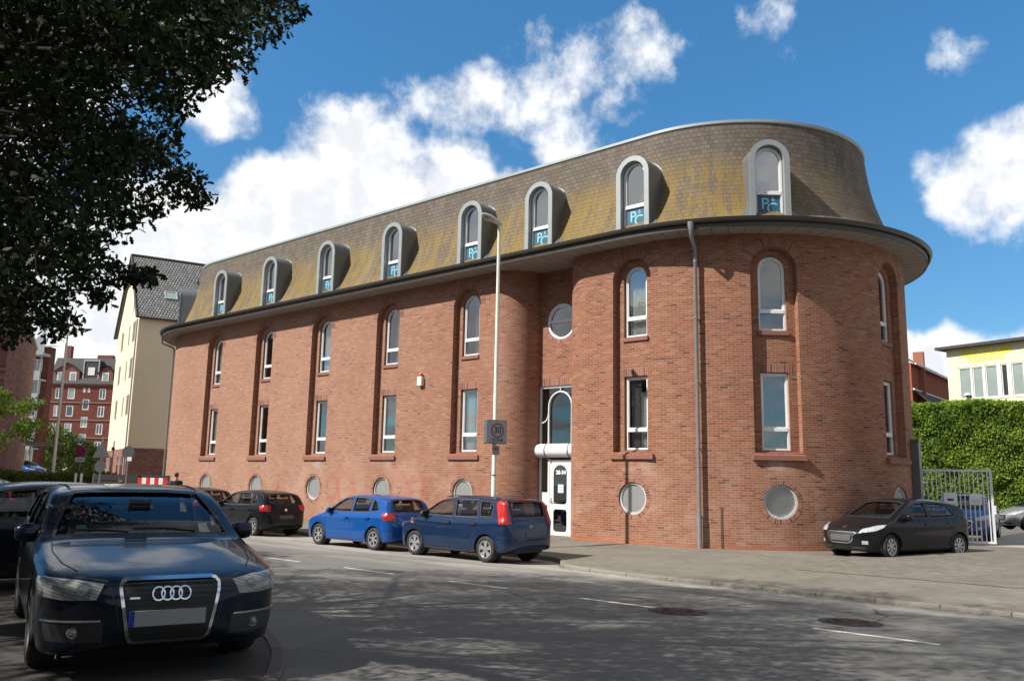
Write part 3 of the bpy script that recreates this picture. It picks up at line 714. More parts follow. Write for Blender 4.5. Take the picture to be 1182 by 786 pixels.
# roof sweep
def sweep(prof, ss, fn=eave, uvw=True, name='roof'):
    vs_, uvs = [], []; L = [0.]
    for (a, b), (c, d) in zip(prof, prof[1:]): L.append(L[-1] + math.hypot(c-a, d-b))
    for s in ss:
        for (o, z), l in zip(prof, L):
            p, n = fn(s, o); vs_.append((p.x-ORG.x, p.y-ORG.y, z)); uvs.append((s, l))
    m_ = len(prof)
    fs = [(i*m_+k, (i+1)*m_+k, (i+1)*m_+k+1, i*m_+k+1) for i in range(len(ss)-1) for k in range(m_-1)]
    me = bpy.data.meshes.new(name); me.from_pydata(vs_, [], fs); me.update(); uv = me.uv_layers.new(name='UVMap')
    for pl in me.polygons:
        for li in pl.loop_indices: uv.data[li].uv = uvs[me.loops[li].vertex_index]
    return me
E0, E1 = XA - PI*RT, XB + PI*RT + (XB-XA)
SS = [E0 + i*(E1-E0)/420 for i in range(421)]
def catmull(pts, n=6):
    P = [Vector(p) for p in pts]; P = [2*P[0]-P[1]] + P + [2*P[-1]-P[-2]]; out = []
    for i in range(1, len(P)-2):
        for k in range(n):
            t = k/n; a, b, c, d = P[i-1], P[i], P[i+1], P[i+2]
            out.append(.5*((2*b) + (c-a)*t + (2*a-5*b+4*c-d)*t*t + (3*b-a-3*c+d)*t**3))
    out.append(P[-2]); return [tuple(p) for p in out]
RP = catmull([(.70, 8.80), (.40, 8.88), (.06, 9.06), (-.25, 9.36), (-.50, 9.93), (-.75, 10.74), (-.89, 11.47), (-.97, 12.1), (-1.0, 12.34)], 5)
def roof_wear(t, v, c):
    x, y, z = t.xyz(v)
    st = t.noise(t.comb(t.m('MULTIPLY', x, 1.0), t.m('MULTIPLY', y, .16), 0.), .9, 5, .62)
    st2 = t.noise(t.comb(t.m('MULTIPLY', x, 2.6), t.m('MULTIPLY', y, .5), 5.), 1.6, 4, .65)
    # rain-washed top courses stay grey; moss below; grey run-off lanes
    f = t.m('ADD', t.m('MULTIPLY_ADD', st, 2.3, -1.15), t.m('MULTIPLY_ADD', st2, .9, -.45))
    hh = t.smooth(t.m('ADD', y, t.m('MULTIPLY', f, 1.0)), 3.55, 2.5)
    lo = t.smooth(t.m('ADD', y, t.m('MULTIPLY', f, -.3)), .25, 1.0)
    lane = t.smooth(t.m('MULTIPLY_ADD', st2, .6, t.m('MULTIPLY', st, .4)), .43, .55)
    moss = t.m('MULTIPLY', t.m('MULTIPLY', hh, lo), t.m('MULTIPLY_ADD', lane, .80, .20))
    mc = t.mix(t.noise(v, 1.3, 4, .6), c3(.250, .160, .032), c3(.165, .112, .036))
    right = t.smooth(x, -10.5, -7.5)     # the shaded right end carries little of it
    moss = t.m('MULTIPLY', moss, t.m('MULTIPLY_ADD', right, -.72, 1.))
    c = t.mix(t.m('MULTIPLY', moss, .88), c, mc)
    sp = t.smooth(t.noise(v, 26., 2), .70, .76); c = t.mix(t.m('MULTIPLY', sp, .35), c, c3(.42, .40, .34))
    g = t.smooth(t.noise(t.comb(x, t.m('MULTIPLY', y, .2), 9.), 2.2, 4, .6), .5, .7)
    return t.mix(t.m('MULTIPLY', g, .16), c, c3(.24, .22, .20))
M_slate = brick_mat('slate_shingles', [(0, (.105, .085, .065)), (.5, (.125, .101, .076)), (1, (.148, .122, .096))], (.045, .037, .03), bw=.20, rh=.148, ms=.006, wear=roof_wear, rough=.75, big=.12, bump=.9)
rf = mobj('roof', sweep(RP, SS), M_slate, bld, 60)
mobj('roof_verge', sweep([(-.99, 12.30), (-.955, 12.33), (-.955, 12.415), (-1.22, 12.43), (-1.22, 12.36)], SS), M_capz, rf, 30)
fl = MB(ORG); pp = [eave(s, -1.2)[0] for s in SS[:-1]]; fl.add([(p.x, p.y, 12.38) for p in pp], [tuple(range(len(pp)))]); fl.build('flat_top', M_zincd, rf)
def soffit_mat():
    m, t, b = base_mat('soffit_boards'); v = t.node('ShaderNodeTexCoord').outputs['UV']; x, y, z = t.xyz(v)
    ln = t.smooth(t.m('ABSOLUTE', t.m('SUBTRACT', t.m('FRACT', t.m('MULTIPLY', x, 1/.42)), .5)), .462, .49)
    k = t.noise(v, 2., 4, .6); base = t.mix(k, c3(.22, .19, .16), c3(.34, .31, .27))
    t.put(b.inputs['Base Color'], t.mix(ln, base, c3(.03, .03, .03))); b.inputs['Roughness'].default_value = .7; return m
M_soff = soffit_mat()
mobj('soffit', sweep([(.70, 8.592), (-.02, 8.596), (-1.35, 8.599)], SS), M_soff, bld)
mobj('fascia', sweep([(.69, 8.585), (.715, 8.585), (.715, 8.80), (.68, 8.80)], SS), M_gut, bld, 30)
gp_ = [(.72 + .055 - .065*math.cos(rad(a)), 8.835 - .105*math.sin(rad(a))) for a in range(0, 181, 20)]
gu = mobj('gutter', sweep([(.705, 8.84)] + gp_ + [(.852, 8.842), (.852, 8.850), (.83, 8.850)], SS), M_gut, bld, 40)
# dormers
DZ0, DZ1, DH = 8.93, 11.36, .56
def dormer(s, sign=True):
    M = local(s, eave)
    out = arch_outline(0, DZ0, DZ1, DH, 20)
    d = MB(); n = len(out)
    vs_ = [M(u, v, w_) for w_ in (-.03, -1.06) for (u, v) in out]
    d.add(vs_, [(i, (i+1) % n, n+(i+1) % n, n+i) for i in range(1, n)])
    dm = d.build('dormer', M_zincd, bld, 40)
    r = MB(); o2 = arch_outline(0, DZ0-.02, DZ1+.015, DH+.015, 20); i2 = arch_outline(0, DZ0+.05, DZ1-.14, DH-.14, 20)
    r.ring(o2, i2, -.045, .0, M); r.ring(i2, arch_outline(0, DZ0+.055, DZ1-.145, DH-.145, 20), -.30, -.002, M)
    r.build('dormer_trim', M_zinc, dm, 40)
    b = MB(); b.ring(arch_outline(0, 10.2, DZ1+.035, DH+.035, 20)[2:], arch_outline(0, 10.2, DZ1-.03, DH-.03, 20)[2:], -.90, -.84, M)
    b.build('back_trim', M_zinc, dm, 40)
    wo = arch_outline(0, DZ0+.06, DZ1-.165, DH-.165, 18)
    f, bx, inn = window(M, wo, -.17, 9.83, dm, M_pane_d, name='dormer_window')
    bk = MB().prism(arch_outline(0, DZ0+.02, DZ1-.1, DH-.1, 12), -1.0, -.99, M); bk.build('backing', M_room, dm)
    # advertising board in the lower light
    bd = MB().prism(rect(-.32, .32, 9.13, 9.77), -.215, -.21, M).build('poster', M_teal, dm)
    text_obj('poster_letter', 'P', .46, lambda x, y, z: M(-.10+x, 9.52+y, -.207+z), M_pc, dm, .001, .004)
    text_obj('poster_letter', 'C', .46, lambda x, y, z: M(.10+x, 9.38+y, -.2065+z), M_pc, dm, .001, .004)
    text_obj('poster_letter', '&', .17, lambda x, y, z: M(.13+x, 9.66+y, -.2063+z), M_pc, dm, .001)
    # zinc apron on the tiles beside the foot of the dormer
    for sg in (-1, 1):
        vs_ = []; prof = [p for p in RP if -.58 < p[0] < .62]; m_ = len(prof)
        for (o, z) in prof:
            wd = .42*max(0., min(1, (o+.58)/.75))**1.2
            for q in (0., 1.):
                ss = s + sg*(DH-.02 + wd*q); p, nn2 = eave(ss, o); tn = (.014, .03)
                vs_.append(Vector((p.x-ORG.x + nn2.x*.014, p.y-ORG.y + nn2.y*.014, z+.014)))
        MB().add(vs_, [(2*i, 2*i+1, 2*i+3, 2*i+2) for i in range(m_-1)]).build('apron', M_zincd, dm)
    return dm
M_teal = simple('poster_blue', (.02, .10, .16), .5, var=.05)
M_pc = simple('poster_letters', (.24, .52, .62), .5, var=.02)
for s in BAYS + [-17.0, -13.36, XB + 4.0, XA - 3.1]: dormer(s)
# downpipes
def downpipe(s, zt=8.7):
    M = local(s, eave); w1, w2 = .775, .14
    p = MB(); p.tube([M(0, 8.74, w1), M(0, 8.55, w1), M(0, 8.40, w1-.03), M(0, 8.22, w2+.08), M(0, 8.1, w2), M(0, -.1, w2)], [.055, .055, .05, .05, .05, .05], 12)
    p.lathe([(.05, 8.52), (.085, 8.66), (.095, 8.78)], tuple(M(0, 0, w1)), n=12)
    p.lathe([(.05, 0), (.062, .0), (.062, .9), (.05, .9)], tuple(M(0, -.1, w2)), n=12)
    o = p.build('downpipe', M_pipe, bld, 50)
    for z in (.8, 2.6, 4.4, 6.2, 7.8):
        b = MB(); b.lathe([(.05, 0), (.06, 0), (.06, .035), (.05, .035)], tuple(M(0, z, w2)), n=12); b.box(-.01, .01, z, z+.03, 0, w2-.05, lambda q: M(q.x, q.y, q.z)); b.build('bracket', M_pipe, o)
downpipe(XB + 1.90); downpipe(XA - 3.4)
# thin cable by the tower foot, alarm beacon between bays
_m = local(XB + 2.45, eave); MB().tube([_m(0, 1.05, .03), _m(0, -.1, .03)], .012, 6).build('cable_pipe', M_gut, bld)
bc = MB(ORG); bc.box(-22.40, -22.18, D-.14, D, 4.92, 5.25); be = bc.build('alarm_box', M_post, bld)
MB(ORG).lathe([(.001, .13), (.04, .12), (.06, .08), (.065, 0)], (-22.27, D-.08, 5.25), n=12).build('beacon', simple('beacon_red', (.6, .02, .02), .3), be, 40)

# ---------------------------------------------------------------- cars
def pl_interp(pts, x):
    """pts sorted by decreasing x"""
    if x >= pts[0][0]: return pts[0][1]
    for (a, b), (c, d) in zip(pts, pts[1:]):
        if x >= c: return b + (d-b)*(x-a)/(c-a) if a != c else d
    return pts[-1][1]
def smooth_prof(pts, it=2):
    for _ in range(it):
        q = [pts[0]]
        for (a, b), (c, d) in zip(pts, pts[1:]): q += [(a*.75+c*.25, b*.75+d*.25), (a*.25+c*.75, b*.25+d*.75)]
        q.append(pts[-1]); pts = q
    return pts
def car_section(sp, x, inner=False):
    """half cross-section (y,z) bottom centre -> top centre at station x"""
    top, bot = sp['_top'], sp['_bot']
    zt, zb = pl_interp(top, x), pl_interp(bot, x)
    nose, tail = sp['top'][0][0], sp['top'][-1][0]
    W_ = sp['w']; fl_, rl_ = sp.get('fl', .5), sp.get('rl', .45); w_ = W_
    if x > nose-fl_: w_ = W_*max(0., 1-((x-nose+fl_)/fl_)**sp.get('fn', 2.6))**(1/sp.get('fn', 2.6))
    if x < tail+rl_: w_ = W_*max(0., 1-((tail+rl_-x)/rl_)**sp.get('rn', 3.2))**(1/sp.get('rn', 3.2))
    w_ *= 1 - .02*abs(x/2.2)**2
    belt = sp['belt'] + sp.get('beltk', .03)*(-x/2)
    def side(z):
        y = w_
        if z < .50: y -= .055*((.50-z)/.32)**2
        y += .012*math.exp(-((z-(belt-.12))/.05)**2)
        if z > belt-.06:
            y -= sp.get('shoulder', .035)*min(1, max(0, (z-belt+.06)/.08)); 
        if z > belt: y -= sp.get('tum', .30)*(z-belt)*min(1., w_/W_) + .12*(z-belt)**2
        return max(y, 0.001) if w_ > .01 else .001*0
    if inner:
        zt2 = min(pl_interp(top, x+d) for d in (-.07, -.035, 0, .035, .07)) - .035
        zb = max(zb+.06, .42); zt = zt2
    H_ = max(zt-zb, .001); r = min(sp.get('cap', .13), H_*.45); rb = min(.07, H_*.3); n = sp.get('capn', 2.7)
    pts = [(0, zb)]
    sb = side(zb+rb)
    for k in range(4):
        a = PI/2*k/4; pts.append((sb*(1-.0) * (math.sin(a)**.35 if k else 0)*0 + sb*(1-(rb/max(sb, .01) if sb > rb else 0)*(1-math.sin(a))), zb + rb*(1-math.cos(a))))
    ns = 13
    for k in range(ns+1):
        z = zb+rb + (zt-r-zb-rb)*k/ns; pts.append((side(z), z))
    sy = side(zt-r)
    for k in range(1, 13):
        a = PI/2*k/12; zz = zt - r + r*math.sin(a)**(2/n); pts.append((sy*math.cos(a)**(2/n) if k < 12 else 0, zz))
    if inner: pts = [(max(0, y-.055), z) for y, z in pts]
    return pts
def loft(sp, stations, inner=False):
    rows = []
    for x in stations:
        h_ = car_section(sp, x, inner); ring_ = [(x, y, z) for y, z in h_] + [(x, -y, z) for y, z in reversed(h_[1:-1])]
        rows.append(ring_)
    n = len(rows[0]); v = [p for r in rows for p in r]
    f = [(i*n+k, i*n+(k+1) % n, (i+1)*n+(k+1) % n, (i+1)*n+k) for i in range(len(rows)-1) for k in range(n)]
    f += [tuple(range(n-1, -1, -1)), tuple((len(rows)-1)*n+k for k in range(n))]
    me = bpy.data.meshes.new('loft'); me.from_pydata(v, [], f); me.update()
    bm = bmesh.new(); bm.from_mesh(me); bmesh.ops.remove_doubles(bm, verts=bm.verts, dist=.0006); bmesh.ops.recalc_face_normals(bm, faces=bm.faces)
    bm.to_mesh(me); bm.free(); return me
def boolean(me, cutter, op='DIFFERENCE'):
    a = bpy.data.objects.new('a', me); b = bpy.data.objects.new('b', cutter); COL.objects.link(a); COL.objects.link(b)
    md = a.modifiers.new('x', 'BOOLEAN'); md.operation = op; md.solver = 'EXACT'; md.object = b
    bpy.context.view_layer.update(); dg = bpy.context.evaluated_depsgraph_get()
    out = bpy.data.meshes.new_from_object(a.evaluated_get(dg)); bpy.data.objects.remove(a); bpy.data.objects.remove(b); return out
class Projector:
    def __init__(s, me):
        bm = bmesh.new(); bm.from_mesh(me); s.t = BVHTree.FromBMesh(bm); bm.free()
    def hit(s, u, z, al, off):
        v = Vector((math.cos(al), math.sin(al), 0)); ua = Vector((-math.sin(al), math.cos(al), 0))
        o = ua*u + v*6 + Vector((0, 0, z)); loc, nr, i, d = s.t.ray_cast(o, -v)
        if loc is None or d > 7.2:
            loc, nr, i, d = s.t.find_nearest(ua*u + v*1.2 + Vector((0, 0, z)))
        if nr.dot(v) < 0: nr = -nr
        return loc + nr*off
    def patch(s, pts, al, off, th=.012, step=.07):
        """outline of (x,y,z) points seen from heading al, draped on the body"""
        al = rad(al); ua = Vector((-math.sin(al), math.cos(al), 0)); P = [(Vector((p[0], p[1], 0)).dot(ua), p[2]) for p in pts]
        bm = bmesh.new(); bm.faces.new([bm.verts.new((u, z, 0)) for u, z in P])
        for ax in (0, 1):
            lo, hi = min(p[ax] for p in P), max(p[ax] for p in P); n = max(1, int((hi-lo)/step))
            for k in range(1, n):
                c = lo+(hi-lo)*k/n; no = (1, 0, 0) if ax == 0 else (0, 1, 0); co = (c, 0, 0) if ax == 0 else (0, c, 0)
                bmesh.ops.bisect_plane(bm, geom=bm.verts[:]+bm.edges[:]+bm.faces[:], plane_co=co, plane_no=no, dist=1e-5)
        bm.verts.index_update(); fr = [s.hit(v.co.x, v.co.y, al, off) for v in bm.verts]
        F = [[v.index for v in f.verts] for f in bm.faces]; bd = [(e.verts[0].index, e.verts[1].index) for e in bm.edges if len(e.link_faces) == 1]
        bm.free(); n = len(fr); vv = Vector((math.cos(al), math.sin(al), 0))
        mb = MB(); mb.add(fr + [q - vv*th for q in fr], [tuple(f) for f in F] + [(a, b, n+b, n+a) for a, b in bd]); return mb
    def top_ribbon(s, pts, wd, off=.002):
        Q = []
        for a, b in zip(pts, pts[1:]):
            a, b = Vector(a), Vector(b); n = max(1, int((b-a).length/.05)); Q += [a + (b-a)*k/n for k in range(n)]
        Q.append(Vector(pts[-1])); vs_ = []
        for i, q in enumerate(Q):
            t = (Q[min(i+1, len(Q)-1)] - Q[max(i-1, 0)]).normalized(); n = Vector((-t.y, t.x))*wd/2
            for e in (q+n, q-n):
                loc, nr, i_, d = s.t.ray_cast(Vector((e.x, e.y, 3)), Vector((0, 0, -1)))
                if loc is None: loc, nr, i_, d = s.t.find_nearest(Vector((e.x, e.y, .8)))
                if nr.z < 0: nr = -nr
                vs_.append(loc + nr*off)
        return MB().add(vs_, [(2*i, 2*i+2, 2*i+3, 2*i+1) for i in range(len(Q)-1)])
    def ribbon(s, pts, al, wd, off=.003, mb=None, step=.04, closed=False):
        al = rad(al); ua = Vector((-math.sin(al), math.cos(al), 0)); P = [Vector((Vector((p[0], p[1], 0)).dot(ua), p[2])) for p in pts]
        if closed: P.append(P[0])
        Q = []
        for a, b in zip(P, P[1:]):
            n = max(1, int((b-a).length/step)); Q += [a + (b-a)*k/n for k in range(n)]
        Q.append(P[-1]); mb = mb or MB(); vs_ = []
        m_ = len(Q)
        for i, q in enumerate(Q):
            if closed: t = (Q[(i+1) % (m_-1)] - Q[(i-1) % (m_-1)])
            else: t = Q[min(i+1, m_-1)] - Q[max(i-1, 0)]
            t.normalize(); nn2 = Vector((-t.y, t.x))*wd/2
            vs_ += [s.hit(q.x+nn2.x, q.y+nn2.y, al, off), s.hit(q.x-nn2.x, q.y-nn2.y, al, off)]
        mb.add(vs_, [(2*i, 2*i+2, 2*i+3, 2*i+1) for i in range(m_-1)]); return mb
def cyl_mesh(parts):
    mb = MB()
    for (x, y0, y1, z, r) in parts:
        n = 40; v = [(x + r*math.cos(2*PI*k/n), y, z + r*math.sin(2*PI*k/n)) for y in (y0, y1) for k in range(n)]
        mb.add(v, [tuple(range(n)), tuple(range(2*n-1, n-1, -1))] + [(k, (k+1) % n, n+(k+1) % n, n+k) for k in range(n)])
    me = bpy.data.meshes.new('cyl'); me.from_pydata(mb.v, [], mb.f); bm = bmesh.new(); bm.from_mesh(me); bmesh.ops.recalc_face_normals(bm, faces=bm.faces); bm.to_mesh(me); bm.free(); return me
def prisms_mesh(lst):
    mb = MB()
    for (pts, ax, a, b) in lst:      # pts (u,z)
        if ax == 'y': mb.prism(pts, a, b, lambda u, v, w_: Vector((u, w_, v)))
        else: mb.prism(pts, a, b, lambda u, v, w_: Vector((w_, u, v)))
    me = bpy.data.meshes.new('pr'); me.from_pydata(mb.v, [], mb.f); bm = bmesh.new(); bm.from_mesh(me); bmesh.ops.recalc_face_normals(bm, faces=bm.faces); bm.to_mesh(me); bm.free(); return me
def make_wheel(root, x, y, side, r, style, wd=.20, rimm=None, steer=0.):
    """tyre and spoked rim; side=+1 outer face towards +y"""
    c, s_ = math.cos(steer), math.sin(steer)
    def M(q): return Vector((x + q.x*c - q.y*s_, y + q.x*s_ + q.y*c, r + q.z))
    e = empty('wheel', (0, 0, 0)); e.parent = root
    rr = r*.64; h_ = wd/2
    t = MB(); t.lathe([(rr, -h_*.8), (rr+.02, -h_), (r-.045, -h_*1.04), (r-.012, -h_*.82), (r, -h_*.6), (r, h_*.6), (r-.012, h_*.82), (r-.045, h_*1.04), (rr+.02, h_), (rr, h_*.8)], axis='y', n=40, M=M)
    t.build('tyre', M_tyre, e, 50)
    rm = MB(); o = side
    rm.lathe([(rr+.004, o*h_*.80), (rr+.004, o*h_*.92), (rr-.018, o*h_*.90), (rr-.028, o*h_*.4), (rr-.028, -o*h_*.6)], axis='y', n=40, M=M)
    def disc(w0, w1, ang0, r0, a_in, r1, a_out):
        P = [(r0*math.cos(ang0-a_in), r0*math.sin(ang0-a_in)), (r1*math.cos(ang0-a_out), r1*math.sin(ang0-a_out)), (r1*math.cos(ang0+a_out), r1*math.sin(ang0+a_out)), (r0*math.cos(ang0+a_in), r0*math.sin(ang0+a_in))]
        v = [M(Vector((p[0], yy, p[1]))) for yy, P_ in ((w0, P), (w1, [(p[0]*.97, p[1]*.97) for p in P])) for p in P_]
        rm.add(v, [(0, 1, 2, 3), (7, 6, 5, 4), (0, 4, 5, 1), (1, 5, 6, 2), (2, 6, 7, 3), (3, 7, 4, 0)])
    ns, ai, ao = {'y5': (5, .42, .12), 'star6': (6, .38, .11), 'split': (10, .2, .07), 'cap5': (5, .5, .34), 'cap7': (8, .3, .20)}[style]
    for k in range(ns): disc(o*h_*.78, o*h_*.45, 2*PI*k/ns+.3, .055, ai, rr-.012, ao)
    if style in ('y5',):
        for k in range(ns): 
            for dl in (-.22, .22): disc(o*h_*.77, o*h_*.5, 2*PI*k/ns+.3+dl*.8, rr*.55, .08, rr-.012, .055)
    rm.lathe([(.001, o*h_*.86), (.035, o*h_*.86), (.06, o*h_*.80), (.065, o*h_*.45)], axis='y', n=20, M=M)
    rm.build('rim', rimm or M_rim, e, 40)
    br = MB(); br.lathe([(.02, o*h_*.2), (rr-.05, o*h_*.2), (rr-.05, o*h_*.1), (.02, o*h_*.1)], axis='y', n=28, M=M)
    br.build('brake_disc', M_dark, e)
    return e
M_headl, M_red, M_orange = None, None, None
def lamp_mat(name, col, e=0.):
    m, t, b = base_mat(name); v = t.node('ShaderNodeTexCoord').outputs['Object']
    x, y, z = t.xyz(v)
    k = t.m('MULTIPLY_ADD', t.m('SINE', t.m('MULTIPLY', t.m('ADD', z, t.m('MULTIPLY', y, .3)), 260.)), .18, .8)
    n = t.noise(v, 14., 3); k = t.m('MULTIPLY', k, t.m('MULTIPLY_ADD', n, 1.1, .45))
    t.put(b.inputs['Base Color'], t.mix(1., c3(*col), t.comb(k, k, k), 'MULTIPLY')); b.inputs['Roughness'].default_value = .25; b.inputs['Coat Weight'].default_value = 1.; b.inputs['Coat Roughness'].default_value = .02
    return m
M_headl = lamp_mat('headlamp', (.48, .50, .52)); M_red = lamp_mat('tail_lamp', (.55, .012, .010)); M_orange = lamp_mat('indicator', (.8, .22, .02))
M_headd = lamp_mat('headlamp_dim', (.22, .23, .225))
M_plate = simple('blank_plate', (.085, .085, .085), .6, var=.02)
M_seat = simple('seat_fabric', (.045, .045, .05), .9, var=.2)
M_plast = simple('dark_plastic', (.02, .02, .022), .55, var=.2)
M_blue = simple('plate_blue', (.01, .04, .3), .5)
def arch_pts(x, r, zc, a0=8, a1=172, n=18): return [(x + r*math.cos(rad(a0+(a1-a0)*k/n)), 0, zc + r*math.sin(rad(a0+(a1-a0)*k/n))) for k in range(n+1)]

def build_car(name, sp, paint_, label, group=None):
    top0 = sp['top']; sp['_top'] = smooth_prof(top0, 2); sp['_bot'] = smooth_prof(sp['bot'], 2)
    nose, tail = top0[0][0], top0[-1][0]; L = nose-tail; r = sp['r']; wf, wr = sp['wf'], sp['wr']; W_ = sp['w']
    st = []
    n = 96
    for i in range(n+1):
        t = i/n; st.append(nose - L*(t - .11*math.sin(2*PI*t)))
    st[0] -= .001; st[-1] += .001
    st = sorted(set([nose-.004, nose-.012, nose-.025, tail+.004, tail+.012, tail+.025] + st), reverse=True)
    outer = loft(sp, st); pr = Projector(outer)
    root = empty(name, (0, 0, 0), 0, label, 'car', group)
    gap = r + .045
    cyls = [(x, *(yy if sg > 0 else (-yy[1], -yy[0])), r, gap) for x in (wf, wr) for sg in (1, -1) for yy in [(W_-.26, W_+.1)]]
    if sp.get('cabin', True):
        b1 = boolean(outer.copy(), cyl_mesh(cyls))
        xi = [sp['cab'][0] - (sp['cab'][0]-sp['cab'][1])*i/40 for i in range(41)]
        b2 = boolean(b1, loft(sp, xi, True))
        cut = []
        for wdw in sp['side']:
            cut += [(wdw, 'y', .25, 1.3), (wdw, 'y', -1.3, -.25)]
        f = sp['front']; cut.append((f['out'], 'x', f['x0'], nose+.3))
        q = sp['rear']; cut.append((q['out'], 'x', tail-.3, q['x0']))
        body = boolean(boolean(b2, prisms_mesh(cut[:-2])), prisms_mesh(cut[-2:]))
    else: body = boolean(outer.copy(), cyl_mesh(cyls))
    body.materials.clear(); bo = mobj('body', body, paint_, root, 32)
    # glass and rubber surrounds
    rub = MB()
    def glasspatch(pts, al, nm, par=bo):
        g = pr.patch(pts, al, -.010, .004, .10).build(nm, M_carglass, par, 0); pr.ribbon(pts, al, .030, .0015, rub, closed=True)
    for sg in (1, -1):
        for wdw in sp['side']: glasspatch([(x, 0, z) for x, z in wdw], 90*sg, 'side_window')
    glasspatch([(0, y, z) for y, z in sp['front']['out']], 0, 'windscreen'); glasspatch([(0, y, z) for y, z in sp['rear']['out']], 180, 'rear_window')
    build_split(rub, 'window_seal', M_plast, bo)
    # wheel arch liners and lips
    lip = MB()
    for x in (wf, wr):
        for sg in (1, -1):
            lin = MB(); y0, y1 = sg*(W_-.255), sg*(W_-.03); nn3 = 20; A = [(x + (gap-.004)*math.cos(PI*k/nn3), r + (gap-.004)*math.sin(PI*k/nn3)) for k in range(-2, nn3+3)]
            lin.add([(a, y, z) for a, z in A for y in (y0, y1)], [(2*i, 2*i+2, 2*i+3, 2*i+1) for i in range(len(A)-1)])
            n4 = 24; lin.add([(x + gap*math.cos(2*PI*k/n4), y0-.001*sg, r + gap*math.sin(2*PI*k/n4)) for k in range(n4)], [tuple(range(n4))])
            lin.build('wheel_arch_liner', M_dark, bo)
            if sp.get('lips', True):
                pr.ribbon(arch_pts(x, gap+.018, r, 0, 180), 90*sg, .035, .010, lip)
    if sp.get('lips', True): build_split(lip, 'arch_lip', paint_, bo, 40)
    sty = sp['style']
    for x in (wf, wr):
        for sg in (1, -1): make_wheel(root, x, sg*(W_-.115), sg, r, sty, steer=sp.get('steer', 0.) if x == wf else 0.)
    # door gaps, sill, handles
    ln = MB()
    for sg in (1, -1):
        for pl in sp['lines']: pr.ribbon([(x, 0, z) for x, z in pl], 90*sg, .011, .0015, ln)
    for pts, al in sp.get('flines', []): pr.ribbon(pts, al, .010, .0015, ln)
    build_split(ln, 'panel_gap', M_black, bo)
    for sg in (1, -1):
        xb = sp['cab'][0]-.02; pr.top_ribbon([(xb, sg*(W_*.84)), (xb+.35, sg*(W_*.855)), (nose-.62, sg*W_*.80), (nose-.36, sg*W_*.70)], .012).build('panel_gap', M_black, bo)
    for sg in (1, -1):
        for (x, z) in sp['handles']: pr.patch([(x-.09, 0, z-.018), (x+.09, 0, z-.018), (x+.09, 0, z+.018), (x-.09, 0, z+.018)], 90*sg, .028, .03).build('door_handle', sp.get('hm', paint_), bo, 40)
        for (pl, al, mt, off, nm) in sp.get('spatch', []):
            pr.patch([(x, sg*y, z) for x, y, z in pl], al*sg if al not in (0, 180) else al, off, .022, .03).build(nm, mt, bo, 40)
        # mirror
        mx, mz = sp['mirror']; my = sg*(W_+.02)
        mm = MB(); n5 = 10; rows = []
        for (t, a, b) in ((-.10, .015, .03), (-.085, .05, .065), (-.03, .075, .085), (.04, .08, .088), (.09, .065, .075), (.115, .03, .04)):
            rows.append([(mx + a*math.cos(2*PI*k/n5)*.9 + .0, my + sg*t*1.0, mz + b*math.sin(2*PI*k/n5)) for k in range(n5)])
        vv = [p for rw_ in rows for p in rw_]
        mm.add(vv, [(i*n5+k, i*n5+(k+1) % n5, (i+1)*n5+(k+1) % n5, (i+1)*n5+k) for i in range(5) for k in range(n5)] + [tuple(range(n5)), tuple(5*n5+k for k in range(n5))])
        mm.tube([(mx, my-sg*.16, mz-.07), (mx, my-sg*.05, mz-.05)], .028, 8)
        mo = mm.build('wing_mirror', sp.get('mm', paint_), root, 60)
        MB().box(mx-.075, mx-.07, my-.085, my+.085, mz-.06, mz+.06).build('mirror_glass', M_blackg, mo)
    for (pl, al, mt, off, nm) in sp.get('cpatch', []):
        pr.patch(pl, al, off, .012, .05).build(nm, mt, bo, 40)
    # seats, wheel, dash
    if sp.get('cabin', True):
        se = MB(); zf = .45
        for (x, zs) in ((.15, 0), (-.85, .0)):
            for y in ((-.36, .36) if x > 0 else (-.38, .0, .38)):
                se.add(*boxr(x-.10, x+.42, y-.23, y+.23, zf, zf+.16)); 
                sl_ = lambda q, x=x: Vector((x-.12 - (q.z)*.22 + q.x, q.y, zf+.1+q.z))
                v, f_ = boxr(-.07, .07, y-.22, y+.22, 0, .62); se.add([sl_(Vector(p)) for p in v], f_)
                v, f_ = boxr(-.05, .05, y-.12, y+.12, .66, .84); se.add([sl_(Vector(p)) for p in v], f_)
        se.build('seats', M_seat, root, 40)
        da = MB(); dx = sp['cab'][0]
        da.add(*boxr(dx-.62, dx-.02, -.66, .66, .62, sp['belt']-.02)); dash = da.build('dashboard', M_plast, root, 40)
        sw = MB(); c = Vector((dx-.70, .37, .86)); 
        ptsr = [c + Vector((-.06*math.sin(2*PI*k/20), .18*math.cos(2*PI*k/20), .17*math.sin(2*PI*k/20))) for k in range(21)]
        sw.tube(ptsr, .014, 6, False); sw.tube([c - Vector((0, .17, 0)), c + Vector((0, .17, 0))], .02, 6); sw.tube([c, c + Vector((.12, 0, -.1))], .03, 6); sw.build('steering_wheel', M_plast, root, 60)
        sw = MB(); sw.add(*boxr(.42, .46, -.11, .11, sp['belt']+.30, sp['belt']+.36)); sw.build('rear_view_mirror', M_plast, root)
    un = MB(); un.add(*boxr(wr+.05, wf-.05, -.6, .6, .17, .3)); un.add(*boxr(tail+.12, nose-.15, -.5, .5, .22, .4)); un.build('underbody', M_black, root)
    return root, pr, bo
